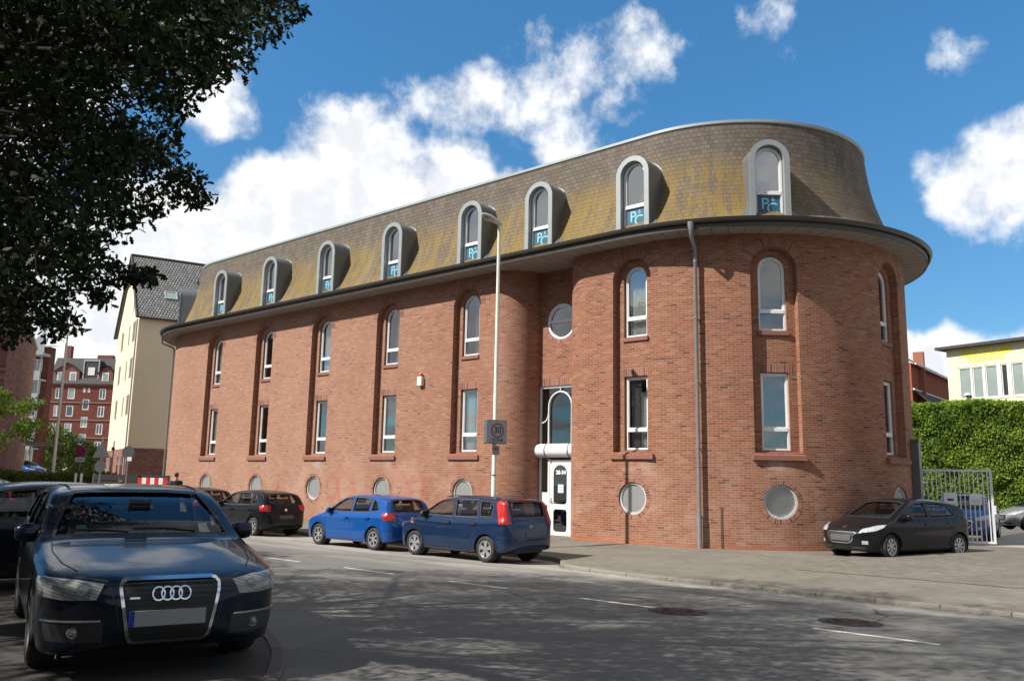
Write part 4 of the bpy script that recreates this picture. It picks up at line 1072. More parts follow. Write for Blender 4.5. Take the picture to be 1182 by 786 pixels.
def boxr(x0, x1, y0, y1, z0, z1, b=.02):
    """box with chamfered vertical and horizontal edges (octagonal stack)"""
    def rg(z, d): return [(x0+d, y0+d+b, z), (x0+d+b, y0+d, z), (x1-d-b, y0+d, z), (x1-d, y0+d+b, z), (x1-d, y1-d-b, z), (x1-d-b, y1-d, z), (x0+d+b, y1-d, z), (x0+d, y1-d-b, z)]
    v = rg(z0, b) + rg(z0+b, 0) + rg(z1-b, 0) + rg(z1, b)
    f = [(i*8+k, i*8+(k+1) % 8, (i+1)*8+(k+1) % 8, (i+1)*8+k) for i in range(3) for k in range(8)] + [tuple(range(8)), tuple(range(24, 32))]
    return v, f
def place(root, x, y, z, deg, roll=0., pitch=0.):
    root.location = (x, y, z); root.rotation_euler = (roll, pitch, rad(deg)); return root
def copy_tree(o, parent=None):
    c = o.copy(); COL.objects.link(c)
    if parent is not None: c.parent = parent
    for ch in list(o.children): copy_tree(ch, c)
    return c
def repaint(root, mat, skip=()):
    for ch in root.children:
        if ch.name.split('.')[0] in ('body', 'wing_mirror'):
            ch.data = ch.data.copy(); ch.data.materials.clear(); ch.data.materials.append(mat)
            for g in ch.children:
                if g.name.split('.')[0] in ('door_handle', 'arch_lip'): g.data = g.data.copy(); g.data.materials.clear(); g.data.materials.append(mat)

P_audi = paint('midnight_blue_paint', (.006, .011, .022), .5)
P_fus = paint('navy_paint', (.008, .024, .070), .4)
P_polo = paint('cobalt_paint', (.006, .075, .30), .4)
P_blk = paint('black_paint', (.010, .011, .014), .3)
P_char = paint('dark_olive_paint', (.022, .021, .022), .4)
P_208 = paint('black_violet_paint', (.008, .008, .012), .3)
P_silv = paint('silver_paint', (.33, .34, .35), .7)
P_tan = paint('beige_paint', (.33, .28, .20), .4)

# --- near dark estate with the big single-frame grille
audi = dict(w=.925, r=.335, wf=1.42, wr=-1.42, belt=.955, beltk=.03, tum=.29, cap=.105, capn=3.3, fl=.56, fn=2.9, rl=.45, shoulder=.030,
  top=[(2.44, .50), (2.435, .60), (2.40, .70), (2.32, .765), (2.0, .835), (1.5, .915), (1.15, .965), (.95, .995), (.60, 1.18), (.25, 1.36), (0., 1.43), (-.5, 1.455), (-1.2, 1.445), (-1.8, 1.38), (-2.1, 1.30), (-2.30, 1.05), (-2.44, .85), (-2.48, .6)],
  bot=[(2.44, .42), (2.41, .30), (2.30, .225), (1.9, .18), (-1.9, .2), (-2.35, .26), (-2.45, .38), (-2.48, .5)], cab=(1.05, -2.2),
  side=[[(.80, 1.01), (.42, 1.22), (.10, 1.335), (-.30, 1.375), (-.36, 1.00)], [(-.44, 1.00), (-.39, 1.378), (-1.10, 1.365), (-1.25, 1.015)], [(-1.34, 1.02), (-1.20, 1.36), (-1.75, 1.31), (-2.02, 1.12), (-2.0, 1.06)]],
  front=dict(out=[(-.76, 1.00), (.76, 1.00), (.73, 1.10), (.665, 1.24), (.585, 1.375), (.30, 1.392), (-.30, 1.392), (-.585, 1.375), (-.665, 1.24), (-.73, 1.10)], x0=-.05),
  rear=dict(out=[(-.60, 1.07), (.60, 1.07), (.50, 1.32), (-.50, 1.32)], x0=-1.9), mirror=(.66, 1.02), handles=[(-.22, .86), (-1.14, .88)], style='y5',
  lines=[[(1.0, .93), (.98, .45), (1.0, .26), (-.32, .26)], [(-.32, .26), (-.36, .6), (-.40, .98)], [(-.40, .26), (-1.02, .28), (-1.22, .62), (-1.33, 1.0)], [(1.85, .62), (1.8, .72)]],
  flines=[([(0, -.70, .775), (0, -.56, .765), (0, -.45, .745)], 0), ([(0, .70, .775), (0, .56, .765), (0, .45, .745)], 0),
          ([(0, -.46, .745), (0, -.40, .60), (0, -.36, .42)], 0), ([(0, .46, .745), (0, .40, .60), (0, .36, .42)], 0)])
GR = [(0, y, z) for y, z in ([(-.345, .742), (-.365, .715), (-.362, .67), (-.30, .35), (-.28, .315), (-.25, .30), (.25, .30), (.28, .315), (.30, .35), (.362, .67), (.365, .715), (.345, .742), (.31, .752), (-.31, .752)])]
audi['cpatch'] = [(GR, 0, M_plast, .004, 'grille')]
HL = [(2.20, .44, .622), (2.22, .42, .722), (2.10, .60, .750), (1.88, .86, .768), (1.78, .90, .715), (1.90, .86, .645), (2.1, .62, .618)]
audi['spatch'] = [(HL, 24, M_headd, .012, 'headlamp'), ([(2.3, .44, .46), (2.1, .86, .46), (2.1, .86, .475), (2.3, .44, .475)], 24, M_chrome, .010, 'trim_strip'),
   ([(2.3, .42, .31), (2.3, .42, .455), (2.1, .84, .455), (2.1, .80, .32)], 24, M_plast, .002, 'lower_intake'),
   ([(1.62, .9, .66), (1.74, .9, .66), (1.74, .9, .71), (1.62, .9, .70)], 78, M_headd, .004, 'side_marker')]
ca, pra, bo = build_car('parked_car', audi, P_audi, 'dark blue estate car facing us with a tall chrome-framed grille, in the left foreground')
gb = MB()
for k in range(11):
    z = .35 + k*.037
    hw = .275 + (.34-.275)*min(1, max(0, (z-.33)/.33))
    if .415 < z < .535: continue
    pra.ribbon([(0, -hw, z), (0, hw, z)], 0, .013, .014, gb)
build_split(gb, 'grille_bar', M_black, bo)
pra.ribbon(GR, 0, .024, .012, closed=True).build('grille_frame', M_chrome, bo, 60)
pra.patch([(0, -.26, .418), (0, .26, .418), (0, .26, .53), (0, -.26, .53)], 0, .028, .02).build('number_plate', simple('front_plate', (.30, .30, .30), .6, var=.02), bo)
pra.patch([(0, -.295, .418), (0, -.262, .418), (0, -.262, .53), (0, -.295, .53)], 0, .027, .02).build('number_plate', M_blue, bo)
bd_ = MB()
for k in range(4):
    yc = -.096 + k*.064; pra.ribbon([(0, yc + .044*math.cos(2*PI*q/24), .645 + .044*math.sin(2*PI*q/24)) for q in range(24)], 0, .011, .022 + .002*(k % 2), bd_, step=.5, closed=True)
bd_.build('badge', M_chrome, bo, 60)
pra.patch([(0, -.30, .615), (0, -.23, .615), (0, -.23, .628), (0, -.30, .628)], 0, .018, .006).build('badge', M_chrome, bo)
for sg in (1, -1):
    q = MB()
    for (y, z, rr_) in ((.62, .685, .040),):
        p = pra.hit(y*sg*math.cos(rad(0)), z, 0., .018); 
        q.lathe([(.001, .012), (rr_*.5, .010), (rr_, 0.), (rr_*1.15, .0)], (0, 0, 0), axis='x', n=24, M=lambda v, p=p: p + v)
    q.build('headlamp_reflector', M_zinc, bo, 60)
    p = pra.hit(.66*sg, .385, 0., .012); q = MB(); q.lathe([(.001, .014), (.022, .012), (.030, 0), (.038, 0.004), (.042, -.01)], axis='x', n=20, M=lambda v, p=p: p + v); q.build('fog_lamp', M_headd, bo, 60)
    rl = MB(); rl.tube([(x, sg*y, z) for x, y, z in ((.02, .60, 1.392), (-.1, .605, 1.415), (-.5, .61, 1.435), (-1.3, .605, 1.425), (-1.75, .585, 1.375), (-1.85, .575, 1.345))], .014, 8); rl.build('roof_rail', M_plast, bo, 60)
wp = MB()
for (a, b) in (((1.02, .45, 1.0), (.93, -.10, 1.03)), ((1.03, -.15, 1.0), (.95, -.62, 1.02))): wp.tube([pra.hit(a[1], a[2]+.02, 0., .012), pra.hit((a[1]+b[1])/2, b[2]+.02, 0., .012), pra.hit(b[1], b[2]+.02, 0., .012)], .009, 6)
build_split(wp, 'wiper', M_black, bo)
stk = MB(); stk.add([(.62, -.60, 1.06), (.60, -.60, 1.14), (.66, -.54, 1.14), (.68, -.54, 1.06)], [(0, 1, 2, 3)])
pra.patch([(0, -.58, 1.04), (0, -.48, 1.04), (0, -.49, 1.10), (0, -.575, 1.10)], 0, -.014, .001).build('windscreen_sticker', simple('sticker', (.15, .35, .30), .7), bo)
pra.patch([(0, .50, 1.03), (0, .60, 1.03), (0, .59, 1.11), (0, .51, 1.11)], 0, -.014, .001).build('windscreen_sticker', M_curt, bo)
place(ca, -8.82, 4.16, .055, -17.3)

# --- compact hatchback (used for three cars)
polo = dict(w=.835, r=.30, wf=1.235, wr=-1.235, belt=.935, beltk=.035, tum=.33, cap=.13, capn=2.8, fl=.50, rl=.40, rn=3.4,
  top=[(2.02, .48), (2.01, .60), (1.95, .69), (1.80, .77), (1.45, .875), (1.12, .95), (1.02, .975), (.65, 1.20), (.32, 1.38), (.08, 1.435), (-.4, 1.46), (-1.0, 1.445), (-1.48, 1.385), (-1.60, 1.33), (-1.76, 1.02), (-1.84, .90), (-1.90, .72), (-1.93, .55)],
  bot=[(2.02, .40), (2.0, .27), (1.9, .20), (1.6, .18), (-1.5, .2), (-1.82, .25), (-1.91, .34), (-1.93, .45)], cab=(1.05, -1.72),
  side=[[(.80, .985), (.45, 1.21), (.18, 1.335), (-.18, 1.365), (-.20, .975)], [(-.27, .975), (-.25, 1.368), (-.78, 1.365), (-.98, 1.33), (-.98, 1.0)], [(-1.06, 1.01), (-1.06, 1.32), (-1.22, 1.27), (-1.36, 1.08), (-1.34, 1.04)]],
  front=dict(out=[(-.62, .985), (.62, .985), (.52, 1.33), (.30, 1.37), (-.30, 1.37), (-.52, 1.33)], x0=-.05),
  rear=dict(out=[(-.50, 1.02), (.50, 1.02), (.56, 1.08), (.50, 1.30), (.3, 1.325), (-.3, 1.325), (-.50, 1.30), (-.56, 1.08)], x0=-1.25), mirror=(.68, .985), handles=[(-.06, .82), (-.98, .84)], style='star6',
  lines=[[(.92, .93), (.90, .5), (.86, .24), (-.22, .24)], [(-.22, .24), (-.235, .6), (-.24, .95)], [(-.26, .24), (-.78, .26), (-.92, .56), (-1.02, .98)]],
  flines=[([(0, -.50, .98), (0, -.53, .70), (0, -.46, .60), (0, .46, .60), (0, .53, .70), (0, .50, .98)], 180), ([(0, -.75, .53), (0, .75, .53)], 180)])
TLP = [(-1.56, .80, .96), (-1.60, .80, .80), (-1.84, .62, .79), (-1.84, .56, .80), (-1.80, .55, .97), (-1.70, .66, .99)]
polo['spatch'] = [(TLP, 148, M_red, .010, 'tail_lamp'), ([(1.95, .42, .60), (1.93, .42, .71), (1.68, .74, .76), (1.62, .76, .68), (1.8, .66, .62)], 32, M_headl, .006, 'headlamp'),
   ([(1.98, .5, .36), (1.98, .5, .42), (1.9, .64, .42), (1.9, .64, .36)], 15, M_headl, .006, 'fog_lamp')]
polo['cpatch'] = [([(0, -.40, .62), (0, .40, .62), (0, .40, .70), (0, -.40, .70)], 0, M_plast, .004, 'grille'), ([(0, -.50, .27), (0, .50, .27), (0, .46, .44), (0, -.46, .44)], 0, M_plast, .004, 'lower_grille'),
   ([(0, -.26, .46), (0, .26, .46), (0, .26, .57), (0, -.26, .57)], 0, M_plate, .016, 'number_plate'),
   ([(0, -.26, .56), (0, .26, .56), (0, .26, .67), (0, -.26, .67)], 180, M_plate, .010, 'number_plate'), ([(0, -.70, .25), (0, .70, .25), (0, .66, .33), (0, -.66, .33)], 180, M_plast, .004, 'bumper_insert')]
cp, prp, bp_ = build_car('parked_car', polo, P_polo, 'bright blue hatchback parked behind the taller navy car, in front of a round cellar vent', 'cars parked along the building')
q = MB(); c_ = prp.hit(0, .83, rad(180), .004); q.lathe([(.001, -.012), (.03, -.012), (.046, -.010), (.05, 0)], axis='x', n=20, M=lambda v: c_ + v); q.build('badge', M_chrome, bp_, 50)
MB().tube([(-1.2, 0, 1.42), (-1.38, 0, 1.62)], .005, 5).build('aerial', M_black, bp_)
place(cp, -19.08, 15.78, -.268, 178.9)
c2 = copy_tree(cp); c2['label'] = 'black hatchback with red tail lamps parked behind the bright blue hatchback'; repaint(c2, P_blk); place(c2, -25.85, 16.35, -.285, 180.8)
c3_ = copy_tree(cp); c3_['label'] = 'dark grey car parked farthest along the building, half hidden behind the near estate car'; repaint(c3_, P_char); place(c3_, -31.3, 17.0, -.29, 182.0)

# --- tall navy car
fus = dict(w=.855, r=.305, wf=1.245, wr=-1.245, belt=.985, beltk=.015, tum=.20, cap=.13, capn=3.0, fl=.45, rl=.36, rn=3.6,
  top=[(2.0, .50), (1.99, .64), (1.93, .75), (1.78, .84), (1.45, .93), (1.26, .975), (1.18, 1.0), (.80, 1.22), (.48, 1.41), (.22, 1.485), (-.3, 1.525), (-1.1, 1.515), (-1.66, 1.465), (-1.76, 1.42), (-1.86, 1.05), (-1.92, .90), (-1.97, .70), (-2.0, .55)],
  bot=[(2.0, .40), (1.98, .28), (1.9, .22), (1.6, .20), (-1.5, .22), (-1.85, .27), (-1.97, .36), (-2.0, .45)], cab=(1.2, -1.8),
  side=[[(1.0, 1.035), (.62, 1.27), (.36, 1.39), (-.08, 1.425), (-.12, 1.02)], [(-.20, 1.02), (-.16, 1.43), (-.88, 1.425), (-.96, 1.03)], [(-1.04, 1.05), (-.99, 1.40), (-1.36, 1.38), (-1.42, 1.30), (-1.40, 1.05)]],
  front=dict(out=[(-.66, 1.02), (.66, 1.02), (.60, 1.36), (.30, 1.41), (-.30, 1.41), (-.60, 1.36)], x0=.0),
  rear=dict(out=[(-.56, 1.06), (.56, 1.06), (.56, 1.36), (.4, 1.40), (-.4, 1.40), (-.56, 1.36)], x0=-1.4), mirror=(.86, 1.04), handles=[(.02, .87), (-.86, .87)], hm=M_plast, mm=M_plast, style='cap5',
  lines=[[(1.08, .97), (1.05, .55), (1.0, .27), (-.12, .27)], [(-.12, .27), (-.14, .6), (-.155, 1.0)], [(-.18, .27), (-.74, .28), (-.88, .60), (-1.0, 1.02)]],
  flines=[([(0, -.58, 1.40), (0, -.585, .72), (0, -.50, .60), (0, .50, .60), (0, .585, .72), (0, .58, 1.40)], 180), ([(0, -.8, .57), (0, .8, .57)], 180)])
fus['spatch'] = [([(-1.62, .80, .90), (-1.72, .80, .89), (-1.86, .62, .89), (-1.80, .62, 1.08), (-1.72, .62, 1.40), (-1.60, .70, 1.42), (-1.56, .76, 1.36), (-1.62, .80, 1.15)], 145, M_red, .014, 'tail_lamp'),
   ([(1.36, 0, .80), (1.26, 0, .80), (1.26, 0, .84), (1.36, 0, .845)], 90, M_orange, .012, 'indicator'),
   ([(.84, 0, .555), (-.72, 0, .555), (-.72, 0, .605), (.84, 0, .605)], 90, P_fus, .014, 'rub_strip'),
   ([(-1.66, 0, .60), (-1.88, 0, .60), (-1.88, 0, .57), (-1.66, 0, .57)], 90, M_plast, .008, 'bumper_strip'),
   ([(1.95, .42, .62), (1.93, .42, .77), (1.72, .72, .82), (1.66, .76, .72), (1.82, .66, .64)], 32, M_headl, .006, 'headlamp')]
fus['cpatch'] = [([(0, -.50, .60), (0, .50, .60), (0, .50, .71), (0, -.50, .71)], 0, M_plast, .004, 'grille'),
   ([(0, -.30, .60), (0, .22, .60), (0, .22, .71), (0, -.30, .71)], 180, M_plate, .014, 'number_plate'),
   ([(0, -.22, 1.435), (0, .22, 1.435), (0, .20, 1.46), (0, -.20, 1.46)], 180, M_red, .006, 'brake_lamp')]
cf, prf, bf = build_car('parked_car', fus, P_fus, 'tall navy blue car with upright red tail lamps, parked closest to the entrance door', 'cars parked along the building')
q = MB(); c_f = prf.hit(.0, .83, rad(180), .004); q.lathe([(.001, -.010), (.045, -.009), (.055, 0)], axis='x', n=20, M=lambda v: c_f + Vector((v.x, v.y*1.3, v.z*.7))); q.build('badge', M_pipe, bf, 50)
q = MB()
for sg in (1, -1): q.tube([(.3, sg*.62, 1.47), (.0, sg*.63, 1.505), (-1.0, sg*.63, 1.51), (-1.5, sg*.61, 1.485)], .012, 6)
q.build('roof_channel', M_plast, bf, 50)
place(cf, -14.93, 15.70, -.262, 178.6)

# --- black hatchback facing the street by the tower
pg = dict(w=.85, r=.305, wf=1.27, wr=-1.27, belt=.94, beltk=.05, tum=.34, cap=.13, capn=2.8, fl=.62, fn=2.4, rl=.42, rn=3.0, steer=.12,
  top=[(2.07, .46), (2.06, .58), (2.0, .68), (1.85, .76), (1.55, .86), (1.25, .94), (1.12, .975), (.75, 1.18), (.36, 1.38), (.10, 1.435), (-.4, 1.46), (-1.0, 1.435), (-1.45, 1.37), (-1.58, 1.31), (-1.74, 1.04), (-1.82, .88), (-1.87, .7), (-1.89, .55)],
  bot=[(2.07, .38), (2.05, .25), (1.95, .18), (1.6, .17), (-1.5, .2), (-1.78, .25), (-1.87, .34), (-1.89, .45)], cab=(1.15, -1.68),
  side=[[(.84, .995), (.48, 1.21), (.22, 1.33), (-.15, 1.365), (-.17, .985)], [(-.24, .985), (-.22, 1.367), (-.72, 1.36), (-.98, 1.30), (-1.2, 1.08), (-1.1, 1.02)]],
  front=dict(out=[(-.63, .985), (.63, .985), (.53, 1.33), (.30, 1.37), (-.30, 1.37), (-.53, 1.33)], x0=-.05),
  rear=dict(out=[(-.54, 1.04), (.54, 1.04), (.48, 1.28), (-.48, 1.28)], x0=-1.25), mirror=(.70, 1.0), handles=[(-.05, .84), (-.9, .86)], style='cap7',
  lines=[[(.96, .93), (.93, .5), (.88, .24), (-.19, .24)], [(-.19, .24), (-.205, .6), (-.21, .96)], [(-.23, .24), (-.78, .26), (-.94, .56), (-1.06, 1.0)]],
  flines=[([(0, -.70, .78), (0, -.45, .70), (0, 0, .68), (0, .45, .70), (0, .70, .78)], 0)])
pg['spatch'] = [([(1.92, .44, .64), (1.86, .50, .71), (1.62, .74, .80), (1.42, .82, .82), (1.50, .82, .76), (1.7, .76, .68), (1.86, .58, .635)], 38, M_headl, .008, 'headlamp'),
   ([(2.0, .56, .36), (2.0, .56, .44), (1.94, .68, .44), (1.94, .68, .36)], 18, M_headl, .010, 'fog_lamp'), ([(-1.60, .76, .95), (-1.66, .74, .80), (-1.82, .56, .80), (-1.78, .56, .93)], 148, M_red, .010, 'tail_lamp')]
G2 = [(0, y, z) for y, z in ((-.42, .60), (-.30, .40), (-.22, .37), (.22, .37), (.30, .40), (.42, .60), (.38, .625), (-.38, .625))]
pg['cpatch'] = [(G2, 0, M_plast, .004, 'grille'), ([(0, -.62, .24), (0, .62, .24), (0, .60, .30), (0, -.60, .30)], 0, M_plast, .004, 'lower_grille'),
   ([(0, -.28, .42), (0, .28, .42), (0, .30, .56), (0, -.30, .56)], 0, M_plate, .018, 'number_plate')]
cg, prg, bg_ = build_car('parked_car', pg, P_208, 'black hatchback with bright headlamps parked across the pavement beside the rounded tower')
prg.ribbon(G2, 0, .022, .012, closed=True).build('grille_frame', M_chrome, bg_, 60)
prg.patch([(0, -.05, .70), (0, .05, .70), (0, .04, .76), (0, -.04, .76)], 0, .012, .01).build('badge', M_chrome, bg_)
place(cg, -7.06, 23.10, -.075, -111.0, 0, rad(-.3))

# other cars: copies with their own colours
cb = copy_tree(cg); cb['label'] = 'blue car facing forward behind the grey railing gate'; repaint(cb, paint('mid_blue_paint', (.02, .06, .20), .4)); place(cb, -7.5, 31.9, .03, -84)
cs = copy_tree(cg); cs['label'] = 'silver grey car parked in front of the tall hedge at the right edge'; repaint(cs, P_silv); place(cs, -7.2, 44.2, -.045, -138)
ce = copy_tree(cp); ce['label'] = 'black car with its windscreen to the left, directly behind the near estate car'; del ce['group']; ce['group'] = 'cars parked on the near side'
repaint(ce, P_blk); place(ce, -13.35, 4.55, .03, -98)
audi2 = copy_tree(ca); audi2['label'] = 'dark estate car with an upright red tail lamp before the low hedge'; audi2['group'] = 'cars parked on the near side'
repaint(audi2, P_char)
for ch in list(audi2.children):
    for g in list(ch.children):
        if g.name.split('.')[0] in ('windscreen_sticker',): bpy.data.objects.remove(g)
place(audi2, -21.6, 6.1, .04, 176, 0, 0)
for ch in audi2.children:
    if ch.name.startswith('body'):
        for sg in (1, -1):
            pra.patch([(-2.16, sg*.70, .84), (-2.28, sg*.55, .84), (-2.16, sg*.55, 1.30), (-2.06, sg*.62, 1.30)], 150*sg, .016, .02, .05).build('tail_lamp', M_red, ch, 40)
cd_ = copy_tree(cp); cd_['label'] = 'dark hatchback with a bluish rear window, between the low hedge and the near estate car'; cd_['group'] = 'cars parked on the near side'
repaint(cd_, P_blk); place(cd_, -22.3, 10.2, -.1, -20)
ct = copy_tree(cp); ct['label'] = 'beige car of which only the roof shows above the near estate car'; ct['group'] = 'cars parked on the near side'
repaint(ct, P_tan); place(ct, -26.2, 12.6, -.14, 0)

# ---------------------------------------------------------------- street furniture
def lamp_mesh(root, M, H_, r0=.075, r1=.045, hl_=.80):
    MB().tube([M(0, 0, -.1), M(0, 0, 1.1), M(0, 0, 1.12), M(0, 0, H_)], [r0, r0*.97, r0*.82, r1], 14).build('pole', M_post, root, 60)
    mb = MB(); rows = []; n = 14
    for (t, w_, up, dn) in ((.12, .02, .015, .02), (.10, .055, .03, .04), (.0, .085, .055, .06), (-.2, .115, .075, .055), (-.42, .14, .075, .045), (-.60, .12, .05, .035), (-.70, .06, .02, .02), (-.72, .01, .0, .005)):
        rows.append([M(w_*math.cos(2*PI*k/n), t*hl_/.8, H_ + .04 - t*.14 + (up if math.sin(2*PI*k/n) > 0 else dn)*math.sin(2*PI*k/n)) for k in range(n)])
    v = [p for r in rows for p in r]; mb.add(v, [(i*n+k, i*n+(k+1) % n, (i+1)*n+(k+1) % n, (i+1)*n+k) for i in range(len(rows)-1) for k in range(n)] + [tuple(range(n)), tuple((len(rows)-1)*n+k for k in range(n))])
    hd_ = mb.build('lamp_head', M_post, root, 70)
    g = MB(); rows = []
    for (a, d) in ((1., 0), (.92, .03), (.7, .055), (.35, .07), (.02, .075)): rows.append([M(.105*a*math.cos(2*PI*k/n), -.43*hl_/.8 + .20*a*math.sin(2*PI*k/n), H_ + .06 - d) for k in range(n)])
    v = [p for r in rows for p in r]; g.add(v, [(i*n+k, i*n+(k+1) % n, (i+1)*n+(k+1) % n, (i+1)*n+k) for i in range(4) for k in range(n)]); g.build('lamp_cover', M_lcov, hd_, 70)
M_lcov = simple('lamp_cover', (.34, .31, .27), .2, coat=1.)
LX, LY = -15.42, 16.98
lp = empty('street_lamp', (LX, LY, -.1), 0, 'tall pale street lamp behind the navy car, carrying the square zone sign', 'street lamp')
lamp_mesh(lp, lambda x, y, z: Vector((x, y, z)), 8.82)
MB().tube([(0, 0, 1.86), (0, 0, 1.885)], .075, 14).build('green_tape', simple('green_tape', (.03, .30, .16), .5), lp)
# square 30 zone sign
M_signg = simple('sign_face', (.30, .335, .335), .45, var=.05); M_redp = simple('sign_red', (.36, .018, .02), .45, var=.05); M_ink = simple('sign_black', (.015, .015, .015), .5)
sn = Vector((.947, -.32, 0)).normalized(); st_ = Vector((-sn.y, sn.x, 0))
zs = empty('zone_sign', (LX, LY, 2.60), 0, 'square boxed speed zone sign with a red ring, strapped to the lamp post', 'road sign')
def SM(u, v, w_): return st_*u + sn*w_ + Vector((0, 0, v))
v_, f_ = [], []
MB().add(*[(lambda a: ([SM(p[1], p[2], p[0]) for p in a[0]], a[1]))(boxr(-.06, .115, -.31, .31, .0, .64, .015))][0]).build('sign_box', M_zincd, zs, 30)
fc = MB().prism(rrect(-.285, .285, .025, .615, .03), .116, .118, SM).build('sign_face', M_signg, zs)
MB().ring(circle_outline(.02, .355, .20, 36), circle_outline(.02, .355, .158, 36), .1185, .121, SM).build('red_ring', M_redp, fc)
text_obj('sign_number', '30', .25, lambda x, y, z: SM(.02+x*.9, .355+y, .120+z), M_ink, fc, .001, .004)
text_obj('sign_word', 'ZONE', .125, lambda x, y, z: SM(.02+x, .095+y, .120+z), M_ink, fc, .001, .002)
MB().tube([(0, 0, .1), (0, 0, .14)], .085, 14).build('clamp', M_pipe, zs); MB().tube([(0, 0, .5), (0, 0, .54)], .085, 14).build('clamp', M_pipe, zs)
ps = empty('small_notice_plate', (LX, LY, 2.30), 0, 'small weathered plate fixed to the lamp post just under the zone sign', 'plate')
MB().prism(rrect(-.11, .11, .0, .24, .02), .07, .085, SM).build('plate', simple('weathered_plate', (.28, .24, .22), .6, var=.3, vs=20), ps)
MB().prism(rect(-.07, .07, .13, .19), .0855, .087, SM).build('print', simple('faded_print', (.12, .08, .08), .6), ps)

def frame(lat, dep, ang, z=0.):
    """local frame at a point right/ahead of the viewpoint; u along ang (degrees from 'right'), v up, w towards the viewer side"""
    o = at(lat, dep, z); e = (HR*math.cos(rad(ang)) + HDIR*math.sin(rad(ang))).normalized(); n = Vector((e.y, -e.x, 0))
    if n.dot(-HDIR) < 0: n = -n
    return o, e, n
def F(o, e, n, org=None):
    org = org if org is not None else o
    return lambda u, v, w_=0.: Vector((o.x-org.x, o.y-org.y, 0)) + e*u + n*w_ + Vector((0, 0, v))
ll = at(-24.5, 46); l2 = empty('street_lamp', (ll.x, ll.y, -.2), 0, 'tall pale street lamp at the left, in front of the red apartment house', 'street lamp')
lamp_mesh(l2, lambda x, y, z: HDIR*(-y*.3) + HR*(y*.95) + HDIR*x + Vector((0, 0, z)), 9.75, .10, .055, .95)

# road signs and posts at the left end of the street
def pole_sign(name, lat, dep, z, label, shape, size, mat, extra=None, top=None):
    o, e, n = frame(lat, dep, 0); r = empty(name, (o.x, o.y, -.15), 0, label, 'road sign'); M = F(o, e, n)
    MB().tube([M(0, 0, 0), M(0, (top or z+.35)+.15, 0)], .035, 8).build('pole', M_pipe, r, 60)
    zz = z+.15
    if shape == 'circle': pl = circle_outline(0, zz, size, 28)
    elif shape == 'tri': pl = [(-size, zz-size*.75), (size, zz-size*.75), (.04, zz+size*.95), (-.04, zz+size*.95)]
    p = MB().prism(pl, .04, .055, M).build('sign_plate', mat, r)
    if extra: extra(M, p, zz, r)
    return r
M_sback = simple('sign_back', (.10, .105, .11), .5, metal=.4)
M_sblue = simple('sign_blue', (.03, .05, .30), .5); M_sred = simple('sign_red2', (.55, .02, .04), .5)
def nostop(M, p, zz, r):
    MB().ring(circle_outline(0, zz, .30, 28), circle_outline(0, zz, .235, 28), .056, .062, M).build('red_ring', M_sred, p)
    for a in (45, -45):
        c, s_ = math.cos(rad(a)), math.sin(rad(a)); MB().prism([(x*c-y*s_, zz + x*s_+y*c) for x, y in rect(-.24, .24, -.035, .035)], .056, .061 if a > 0 else .0605, M).build('cross_bar', M_sred, p)
    pl = MB().prism(rect(-.26, .26, zz-.62, zz-.36), .04, .05, M).build('sub_plate', M_offw, r)
    for k in range(2): MB().prism(rect(-.18, .18, zz-.45-.09*k, zz-.425-.09*k), .051, .053, M).build('print', M_ink, pl)
pole_sign('no_stopping_sign', -24.6, 49, 2.85, 'round blue no stopping sign with red ring and a small white plate below', 'circle', .30, M_sblue, nostop)
def roundback(M, p, zz, r): MB().prism(circle_outline(0, zz-.72, .27, 24), .04, .055, M).build('sign_plate', M_sback, r)
pole_sign('warning_sign', -19.1, 40, 2.65, 'grey back of a triangular sign above a round one', 'tri', .42, M_sback, roundback, 3.3)
def whiteplate(M, p, zz, r): MB().prism(rect(-.02, .20, zz-.42, zz-.22), .058, .066, M).build('sub_plate', M_offw, r)
pole_sign('round_sign', -18.75, 42, 2.65, 'dark back of a round road sign before the cream house', 'circle', .31, M_sback, whiteplate)
pole_sign('street_sign_post', -20.9, 45, 2.9, 'thin post with a narrow turned sign left of the round sign', 'circle', .10, M_sback, None, 3.3)
o, e, n = frame(-20.6, 42.5, -6); bf_ = empty('board_fence', (o.x, o.y, -.15), 0, 'low dark board fence behind the parked cars', 'fence'); M = F(o, e, n)
for k in range(5): MB().prism(rect(0, 4.6, .15+.32*k, .43+.32*k), 0, .03, M).build('board', M_dark, bf_)
for k in range(4): MB().prism(rect(k*1.5, k*1.5+.1, 0, 1.72), -.1, -.005, M).build('post', M_dark, bf_)
o, e, n = frame(-17.3, 40, -4); ba = empty('road_barrier', (o.x, o.y, -.15), 0, 'red and white striped barrier board beside the brick building', 'barrier'); M = F(o, e, n)
M_rf = simple('barrier_red', (.55, .02, .02), .5); M_wf = simple('barrier_white', (.75, .74, .72), .5)
for k in range(7): MB().prism([(.2*k, 1.3), (.2*k+.2, 1.3), (.2*k+.2, 1.6), (.2*k, 1.6)], 0, .03, M).build('stripe_panel', (M_rf, M_wf)[k % 2], ba)
for u in (.1, 1.25): MB().prism(rect(u, u+.06, 0, 1.3), 0, .05, M).build('leg', M_pipe, ba); MB().box(u-.15, u+.25, -.2, .2, 0, .08, lambda q, M=M: M(q.x, q.z, q.y)).build('foot', M_dark, ba)
